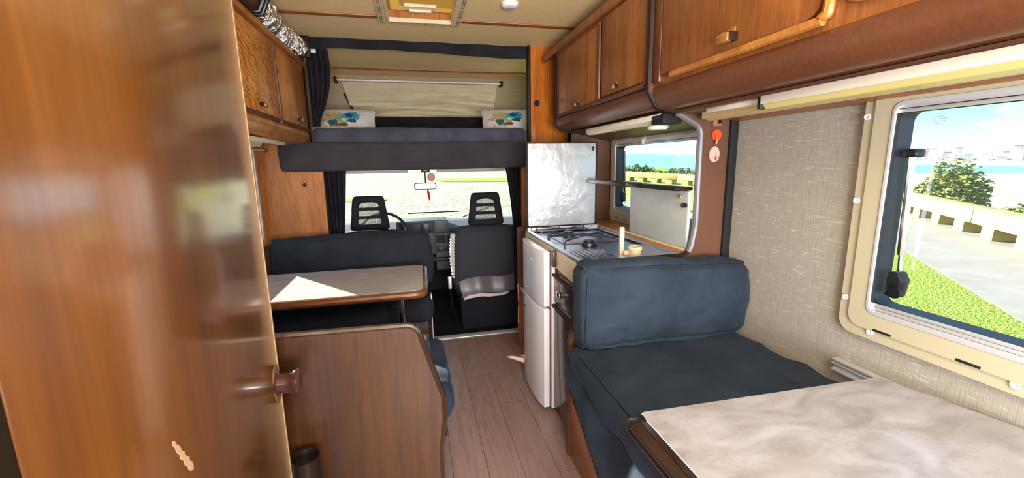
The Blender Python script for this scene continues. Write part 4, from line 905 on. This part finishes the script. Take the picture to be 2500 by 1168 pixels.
# ------------------------------------------------------------------ cab seats
NET = bpy.data.materials.new('headrest_net'); NET.use_nodes = True; nn_ = NET.node_tree; nb_ = nn_.nodes['Principled BSDF']; nb_.inputs['Base Color'].default_value = s2l((110, 112, 104)) + (1,)
tn = N(nn_, 'ShaderNodeTexCoord'); wv = N(nn_, 'ShaderNodeTexWave'); wv.inputs['Scale'].default_value = 40; wv.inputs['Distortion'].default_value = 2.5; wv.bands_direction = 'DIAGONAL'; nn_.links.new(tn.outputs['Object'], wv.inputs['Vector'])
rr_ = ramp(nn_, [(.35, (.25, .25, .25)), (.6, (.75, .75, .75))]); nn_.links.new(wv.outputs['Fac'], rr_.inputs[0]); nn_.links.new(rr_.outputs[0], nb_.inputs['Alpha'])
def cab_seat(cx, y, ztop, label, full):
    r = thing('cab_seat', label, 'seat', (cx, y, -.03), 'cab seats')
    # headrest grid
    zs = [0, .035, .06, .095, .115, .15, .17, .205, .26, .285]; zs = [.0, .05, .088, .112, .150, .174, .212, .262]
    t = bmesh.new(); H_ = zs[-1]; g = []
    for z in zs:
        k = z / H_; wd = .150 - .038 * k; sl_ = (.088 - .022 * k)
        g.append([t.verts.new((cx + xx, y - .02 + .02 * k, ztop + .02 + z)) for xx in (-wd, -sl_, sl_, wd)])
    for i in range(len(zs) - 1):
        for j in range(3):
            if j == 1 and i in (1, 3, 5): continue
            t.faces.new((g[i][j], g[i][j + 1], g[i + 1][j + 1], g[i + 1][j]))
    bmesh.ops.recalc_face_normals(t, faces=t.faces); bmesh.ops.solidify(t, geom=t.faces[:], thickness=.06)
    cl = t.edges.layers.float.new('crease_edge')
    for e in t.edges:
        if all(abs(v.co.x - cx) < .095 and ztop + .06 < v.co.z < ztop + .02 + .215 for v in e.verts): e[cl] = .72
    h = obj('headrest', t, BLACKF, r); sm = h.modifiers.new('s', 'SUBSURF'); sm.levels = 2; sm.render_levels = 2
    for i in (1, 3, 5):
        kk = (zs[i] + .02) / H_; wd = .088 - .022 * kk
        obj('mesh_insert', B(cx - wd, cx + wd, y - .002, y + .001, ztop + .02 + zs[i], ztop + .02 + zs[i + 1]), NET, h)
    def bs(q):
        q = q.copy(); f = (q.z - .30) / (ztop - .30); q.x = cx + (q.x - cx) * (1.0 - .10 * max(0, f) ** 2); q.y += .07 * (1 - f) * 0 + .03 * f
        return q
    obj('backrest', cushion(cx - .265, cx + .265, y - .055, y + .07, .30, ztop, .055, .018, .004, 30, cx, 5, shape=bs), mat('seat_cover_%d' % int(full), (46, 46, 56), .85, bump=(200, .2, .001), sheen=.2), r)
    obj('seat_pad', cushion(cx - .25, cx + .25, y + .0, y + .50, .22, .36, .05, .01, .003, 16, cx), BLACKF, r)
    obj('pedestal', PR(fillet([(cx - .215, -.029), (cx + .245, -.029), (cx + .245, .26, .03), (cx - .225, .26, .03)]), 'y', y - .06, y + .42, .006), CARPET, r)
    if full:
        obj('lower_flap', sheet(lambda u, v: (cx - .235 + .46 * u + .02 * v * (1 - u), y - .068 - .035 * math.sin(v * PI * .55) + .006 * math.sin(u * 14), .375 + .02 * math.sin(u * 3) - .125 * v + .028 * u + .012 * math.sin(u * 7)), 40, 10, .004), mat('grey_vinyl', (92, 88, 96), .35), r, smooth=80, label='grey vinyl flap')
        obj('flap_hem', sheet(lambda u, v: (cx - .20 + .36 * u, y - .098 + .004 * math.sin(u * 20), .262 + .022 * u + .010 * math.sin(u * 6) - .03 * v * (1 - .3 * u)), 30, 4, .004), mat('flap_lining', (206, 192, 190), .8), r, smooth=80, label='pale torn lining')
        tb_ = bmesh.new()
        pts = [(cx - .262 - .012 * math.sin(k / 40 * PI), y - .005, .40 + (ztop - .44) * k / 40) for k in range(41)]
        tube(tb_, pts, .02, 8, radii=[.020 + .004 * math.sin(k * 2.2) for k in range(41)]); obj('fleece_edge', tb_, mat('fleece', (212, 210, 204), .95, bump=(120, .8, .01)), r, label='white fleece edge')
        obj('belt_buckle', B(cx - .315, cx - .285, y + .02, y + .05, .30, .40, .005), ALU, r)
        bm = T([(cx - .30, y + .035, .33), (cx - .29, y + .04, .15), (cx - .26, y + .05, -.02)], .008, 8); obj('belt_stalk', bm, BLACK, r)
    return r
cab_seat(.53, 3.28, .80, 'black passenger cab seat with white fleece edge, right of the aisle', True)
cab_seat(-.35, 3.30, .80, 'black driver seat behind the dinette, in front of the steering wheel', False)

# ------------------------------------------------------------------ dashboard, wheel, mirror
db_ = thing('dashboard', 'grey plastic dashboard with air vents below the windscreen', 'dashboard', (.1, 4.1, .3))
prf = fillet([(4.42, .40), (4.42, .735), (4.25, .745, .02), (4.02, .70, .02), (3.98, .62, .02), (4.02, .44, .02)])
obj('dash_body', PR(prf, 'x', -.93, 1.09), DASH, db_)
obj('dash_shelf', B(.30, 1.05, 3.975, 4.0, .66, .685, .006), DASHD, db_)
ib_ = obj('instrument_binnacle', PR(fillet([(3.99, .64), (3.98, .78, .02), (4.2, .79, .02), (4.2, .64)]), 'x', -.20, .285, .006), DASH, db_)
obj('gauge_panel', B(-.17, .15, 3.972, 3.984, .665, .765, .006), DASHD, ib_)
obj('display', B(.03, .11, 3.968, 3.974, .672, .755, .002), BLACK, ib_)
obj('pod', B(.155, .28, 3.966, 3.99, .665, .772, .008), DASH, ib_)
cs = obj('centre_console', B(.155, .385, 3.95, 4.05, .30, .66, .012), DASH, db_)
for x_ in (.168, .262):
    v_ = obj('air_vent', B(x_, x_ + .085, 3.944, 3.952, .565, .645, .003), BLACKM, cs); bm = bmesh.new()
    for i in range(6): box(bm, x_ + .006 + i * .0145, x_ + .009 + i * .0145, 3.938, 3.946, .57, .64)
    for i in range(5): box(bm, x_ + .004, x_ + .081, 3.938, 3.946, .577 + i * .014, .580 + i * .014)
    obj('vent_grid', bm, DASHD, v_)
obj('heater_panel', B(.165, .345, 3.942, 3.952, .485, .545, .003), DASHD, cs)
for x_ in (.205, .29): bm = CY((x_, 3.935, .515), .017, .016, 'y'); obj('heater_knob', bm, DASH, cs)
obj('parcel_shelf', B(.12, 1.05, 3.90, 4.1, .395, .43, .008), DASHD, db_)
sw = thing('steering_wheel', 'thin grey steering wheel peeking out behind the driver headrest', 'steering wheel', (-.30, 3.8, .72))
n_ = 48; tilt = RX(-28)
pts = [Vector((-.30, 3.78, .70)) + tilt @ Vector((.205 * math.cos(2 * PI * k / n_), 0, .205 * math.sin(2 * PI * k / n_))) for k in range(n_)]
obj('rim', T(pts, .013, 10, closed=True), DASHD, sw)
bm = bmesh.new(); c0 = Vector((-.30, 3.80, .69))
for a in (-20, 200, 270): tube(bm, [c0, c0 + tilt @ Vector((.2 * math.cos(math.radians(a)), -.02, .2 * math.sin(math.radians(a))))], .012, 8)
obj('spokes', bm, DASHD, sw); obj('column', T([c0, (-.30, 4.05, .60)], .04, 12), BLACK, sw)
rmr = thing('rear_view_mirror', 'rear view mirror hanging at the top of the windscreen', 'mirror', (.09, 3.95, 1.25))
bm = PR(rrect(-.012, .190, 1.078, 1.142, .025, 6), 'y', 3.94, 3.965, .006); 
k = obj('mirror_housing', bm, DASHD, rmr); obj('mirror_face', PR(rrect(-.004, .182, 1.085, 1.135, .02, 6), 'y', 3.937, 3.941), mat('mirror_face', (92, 104, 108), .25, coat=.4), k)
obj('stem', T([(.092, 3.955, 1.14), (.092, 3.96, 1.24)], .006, 8), BLACK, rmr); obj('mount', B(.055, .135, 3.93, 4.0, 1.235, 1.285, .006), BLACK, rmr)
ts = thing('tassel', 'red tassel hanging below the rear view mirror', 'ornament', (.11, 3.93, 1.0))
bm = T([(.108, 3.93, 1.078), (.112, 3.93, 1.05), (.116, 3.93, 1.01), (.121, 3.93, .975)], .008, 8, radii=[.006, .011, .012, .004]); obj('tassel_body', bm, RED, ts)
obj('cord', T([(.108, 3.945, 1.085), (.108, 3.93, 1.07)], .002, 6), RED, ts)
tag(obj('sticker', PR(fillet([(.115, 1.165), (.14, 1.15), (.17, 1.15), (.19, 1.17), (.19, 1.205), (.17, 1.225), (.14, 1.225), (.115, 1.205)]), 'y', 4.125, 4.128), PINKS), 'pink octagonal sticker seen from behind on the windscreen', 'sticker')
VIS = mat('visor_grey', (196, 200, 196), .6)
for (a, b_, l) in ((-.62, -.06, 'grey sun visor folded up on the driver side'), (.20, .86, 'grey sun visor folded up on the passenger side')):
    tag(obj('sun_visor', PR(fillet([(3.99, 1.28), (4.02, 1.28), (4.03, 1.238, .008), (4.01, 1.232, .008)]), 'x', a, b_, .003), VIS), l, 'sun visor')
bm = bmesh.new(); tube(bm, [(-.62, 4.42, .77), (.4, 4.42, .775)], .008); 
obj('wiper_blade', T([(-.1, 4.52, .80), (.45, 4.53, .80)], .007, 6), BLACK, WSR)
obj('wiper_blade', T([(.48, 4.50, .74), (.86, 4.5, .86)], .006, 6), BLACK, WSR)

# ------------------------------------------------------------------ outside (the camper stands slightly tilted on its ground)
BEFORE = set(o.name for o in bpy.data.objects)
GZ = -.7
GRASS = mat('grass', (122, 144, 54), .9, bump=(30, 1, .05), var=(14, (160, 172, 84), (1, 1, 1)), spec=.1)
PAVE = mat('pavement', (146, 138, 128), .8, var=(2, (156, 149, 140), (1, 1, 1)), spec=.2)
GRAVEL = mat('gravel', (186, 180, 158), .9, bump=(5, 1, .12), var=(1.6, (140, 138, 108), (.5, 2.2, 1)), spec=.1)
SAND = mat('sand', (222, 206, 172), .9, var=(.1, (206, 188, 152), (.4, 1.5, 1)), spec=.1)
DRY = mat('dry_grass', (176, 178, 110), .9, bump=(30, 1, .05), var=(3, (150, 166, 80), (1, 1, 1)), spec=.1)
SEA = mat('sea', (96, 156, 176), .35, bump=(.3, .5, .5), var=(.05, (140, 186, 200), (.5, 2, 1)), spec=.5)
STONE = mat('pale_stone', (176, 158, 106), .8, bump=(20, .2, .01), var=(3, (166, 150, 100), (1, 1, 1)), spec=.2)
LEAF = mat('bush_leaf', (92, 120, 52), .8, var=(3, (160, 164, 92), (1, 1, 1)), spec=.2)
LEAFD = mat('bush_leaf_dark', (70, 96, 56), .8, var=(3, (110, 130, 80), (1, 1, 1)), spec=.2)
HILL = mat('far_land', (180, 176, 186), .9, var=(.02, (206, 198, 186), (1, 1, 1)), spec=.1)
def poly3(pts, z): 
    bm = bmesh.new(); bm.faces.new([bm.verts.new((x, y, z)) for x, y in pts]); return bm
struct('ground', PR([(1.6, -40), (6.0, -8), (4.1, -.3), (10.65, 7.12), (26, 24), (26, 60), (10, 60), (10, 12), (5, 8), (1.7, 8), (1.7, -1)], 'z', GZ - .2, GZ - .01), GRASS)
struct('ground.014', PR([(9.5, 13), (15.5, 13), (22, 26), (22, 60), (9.6, 60)], 'z', GZ - .15, GZ - .004), DRY)
struct('ground.001', PR([(6.0, -8), (12, -8), (17.6, 11.2), (28, 26), (26, 24), (10.65, 7.12), (4.1, -.3)], 'z', GZ - .2, GZ), PAVE)
struct('ground.002', PR([(-60, -20), (1.55, -20), (1.55, 8.2), (5, 8.2), (9.5, 12), (9.5, 56), (75, 240), (-120, 240)], 'z', GZ - .2, GZ - .02), GRAVEL)
for i, (a, b_, c, dd_) in enumerate([(-30, 9.3, 50, 66), (-20, -5.5, 22, 24.5), (1.5, 9.3, 29, 33), (-3.4, -1.2, 18, 19.2), (-60, 9.3, 95, 110)]):
    struct('ground.%03d' % (3 + i), PR(fillet([(a, c, 2), (b_, c, 2), (b_, dd_, 2), (a, dd_, 2)]), 'z', GZ - .05, GZ + .01), GRASS)
struct('ground.010', PR([(12, -8), (16, -8), (20.8, 11), (30, 34), (36, 60), (26, 60), (26, 24), (28, 26), (17.6, 11.2)], 'z', GZ - .4, GZ - .05), GRASS)
struct('ground.011', PR([(14, -60), (235, -60), (235, 112), (150, 118), (70, 66), (40, 45), (21, 8), (16, -10)], 'z', -7, -5.5), SAND)
struct('ground.012', PR([(364, 264), (411, 183), (440, 120), (640, 200), (621, 276), (560, 380)], 'z', -7, -5.7), mat('pale_sand', (236, 226, 206), .9))
bm = bmesh.new(); bm.faces.new([bm.verts.new(p) for p in ((20, -900, -6), (4000, -900, -6), (4000, 4000, -6), (-50, 4000, -6), (-50, 60, -6), (30, 40, -6))]); struct('ground.013', bm, SEA)
# headland with town
def dirp(az, d): return (math.sin(math.radians(az)) * d, math.cos(math.radians(az)) * d)
bm = bmesh.new(); n_ = 60; g = []
for i in range(n_ + 1):
    az = 53 + i * 25 / n_; hh = 3 + 15 * min(1, max(0, (az - 53) / 12)) ** .7 + 4 * noise.noise(Vector((az * .5, 0, 0)))
    row = []
    for (d_, k) in ((740, 0), (760, .25), (820, .7), (900, 1), (1050, .9), (1200, 0)):
        x, y = dirp(az, d_); row.append(bm.verts.new((x, y, -6.5 + hh * k + (0 if k == 0 else 1.5 * noise.noise(Vector((az * 2, d_ * .02, 3)))))))
    g.append(row)
for i in range(n_):
    for j in range(5): bm.faces.new((g[i][j], g[i + 1][j], g[i + 1][j + 1], g[i][j + 1]))
struct('headland', bm, HILL)
BW = mat('town_white', (246, 240, 236), .8); BP = mat('town_pink', (236, 206, 196), .8); RF = mat('town_roof', (206, 160, 140), .8); WN = mat('town_window', (186, 184, 196), .5)
BWC = [BW, BP]
random.seed(11)
for i in range(46):
    az = 54 + 9.3 * (i / 45); dd_ = (752, 800, 840, 776, 868)[i % 5]; kk = (dd_ - 740) / 160
    hh = 3 + 15 * min(1, max(0, (az - 53) / 12)) ** .7; zb = -6.5 + hh * min(1, kk * 1.05) - 1
    x, y = dirp(az, dd_); w = random.uniform(6, 10); h_ = random.uniform(5, 9)
    if i in (18, 20): w, h_ = 13, 13
    c_ = random.random() < .6; rf_ = random.random() < .45
    ORD = ['first', 'second', 'third', 'fourth', 'fifth', 'sixth', 'seventh', 'eighth', 'ninth', 'tenth']
    lab = '%s building, %s roof, %s from left in the town\'s %s row' % ('white' if c_ else 'pinkish', 'reddish' if rf_ else 'white', ORD[i // 5], ('shore', 'third', 'fourth', 'second', 'top')[i % 5])
    r = thing('building', lab, 'building', (x, y, zb), 'buildings of the far town'); r.rotation_euler = (0, 0, -math.radians(az + random.uniform(-20, 20)))
    b1 = bmesh.new(); box(b1, -w / 2, w / 2, -4, 4, 0, h_); me_off = WL[r.name]; WL[r.name] = Vector((0, 0, 0))
    obj('walls', b1, BW if c_ else BP, r); 
    b2 = bmesh.new(); prism(b2, [(-w / 2 - .3, h_), (w / 2 + .3, h_), (w / 2 - 1, h_ + 1.4), (-w / 2 + 1, h_ + 1.4)], 'y', -4.2, 4.2); obj('roof', b2, RF if rf_ else BW, r)
    b3 = bmesh.new()
    for fz in range(int(h_ // 3)):
        for fx in range(int(w // 3)): box(b3, -w / 2 + 1 + fx * 3, -w / 2 + 2.3 + fx * 3, -4.1, -3.98, 1 + fz * 3, 2.4 + fz * 3)
    obj('windows', b3, WN, r); WL[r.name] = me_off
# stone bench wall along the path
def bench(p0, p1, idx, lab, nb):
    a = Vector((p0[0], p0[1], 0)); b_ = Vector((p1[0], p1[1], 0)); L_ = (b_ - a).length; ang = math.atan2(b_.y - a.y, b_.x - a.x)
    r = thing('stone_bench', lab, 'bench', (a.x, a.y, GZ), 'stone benches along the path'); WL[r.name] = Vector((0, 0, 0))
    obj('beam', B(.02, L_ - .02, 0, .55, .30, .68, .02), STONE, r)
    for i in range(nb):
        q = (i + .5) * L_ / nb; obj('block', B(q - .25, q + .25, .05, .50, 0, .30, .01), STONE, r)
    r.rotation_euler = (0, 0, ang); WL[r.name] = Vector((a.x, a.y, GZ))
A_ = Vector((12.2, 4.7)); D_ = (Vector((18.34, 12.45)) - Vector((13.58, 6.58))).normalized()
labs = ['long pale stone bench nearest the right edge of the main window', 'pale stone bench farther left behind the bush side', 'pale stone bench at the far left of the main window', 'pale stone bench farthest along the path from the main window']
q = A_ - D_ * 2.2
for i in range(4):
    e = q + D_ * 5.4; bench(tuple(q), tuple(e), i, labs[i], 4); q = e
q = Vector((13.6, 33.5)); e2 = Vector((18.2, 19.5)); dk = (e2 - q) / 3
for i in range(3):
    q2 = q + dk; bench(tuple(q), tuple(q2), i, ['pale stone bench at the far end seen through the kitchen window', 'middle stone bench seen through the kitchen window', 'nearest stone bench seen through the kitchen window'][i], 4); q = q2
# bushes
def bush(cx, cy_, cz, rx, ry, rz_, n, mt, lab, seed, nm='bush', leaf=.16):
    random.seed(seed); r = thing(nm, lab, 'bush', (cx, cy_, cz), 'bushes beyond the benches'); bm = bmesh.new()
    for i in range(n):
        while True:
            p = Vector((random.uniform(-1, 1), random.uniform(-1, 1), random.uniform(0, 1)))
            if .55 < p.length < 1: break
        k = 1 + .25 * noise.noise(p * 2.5 + Vector((seed, 0, 0)))
        c = Vector((cx + p.x * rx * k, cy_ + p.y * ry * k, cz + p.z * rz_ * k)); s = leaf * random.uniform(.6, 1.3)
        R_ = Matrix.Rotation(random.uniform(0, 6.3), 3, 'Z') @ Matrix.Rotation(random.uniform(-1.2, 1.2), 3, 'X')
        q = [c + R_ @ Vector(v) * s for v in ((-.5, 0, 0), (0, -.28, .1), (.6, 0, 0), (0, .28, .1))]
        bm.faces.new([bm.verts.new(v) for v in q])
    obj('foliage', bm, mt, r, smooth=0)
    bm = bmesh.new()
    for i in range(7): tube(bm, [(cx, cy_, cz - .1), (cx + random.uniform(-.5, .5) * rx, cy_ + random.uniform(-.5, .5) * ry, cz + rz_ * .7)], .05, 6)
    obj('stems', bm, W_DARK, r)
bush(19.7, 11.5, -.9, 1.05, 1.1, 1.95, 4200, LEAF, 'big round light green bush behind the stone bench', 3)
bush(19.6, 14.0, -.9, .8, .9, 1.75, 2000, LEAFD, 'darker bush left of the big round bush', 4)
bush(18.9, 8.4, -.9, 1.0, 1.6, .75, 1500, LEAF, 'low green scrub right of the big round bush', 5)
bush(18.0, 6.3, -.9, 1.0, 1.0, .9, 1500, mat('bush_yellow', (176, 160, 60), .8, var=(3, (196, 180, 90), (1, 1, 1))), 'yellow green scrub at the right edge of the main window', 6)
kl = ['scrub clump at the far left of the kitchen window view', 'scrub clump second from the left in the kitchen window view', 'scrub clump third from the left in the kitchen window view', 'scrub clump in the middle of the kitchen window view', 'scrub clump just right of the middle of the kitchen window view', 'scrub clump second from the right in the kitchen window view', 'scrub clump at the far right of the kitchen window view']
for i in range(7):
    t = i / 6; bush(20 + 3.0 * t, 38 - 15 * t, -.9, 1.6, 1.5, .95 + .25 * math.sin(i * 2.3), 1100, LEAFD if i % 2 else LEAF, kl[i], 20 + i, leaf=.22)
bpy.context.view_layer.update()
TILT = Matrix.Translation((0, 0, 1.3)) @ Matrix.Rotation(math.radians(1.73), 4, 'X') @ Matrix.Rotation(math.radians(.9), 4, 'Y') @ Matrix.Translation((0, 0, -1.3))
for o in list(bpy.data.objects):
    if o.name not in BEFORE and o.parent is None: o.matrix_world = TILT @ o.matrix_world
bpy.context.view_layer.update()
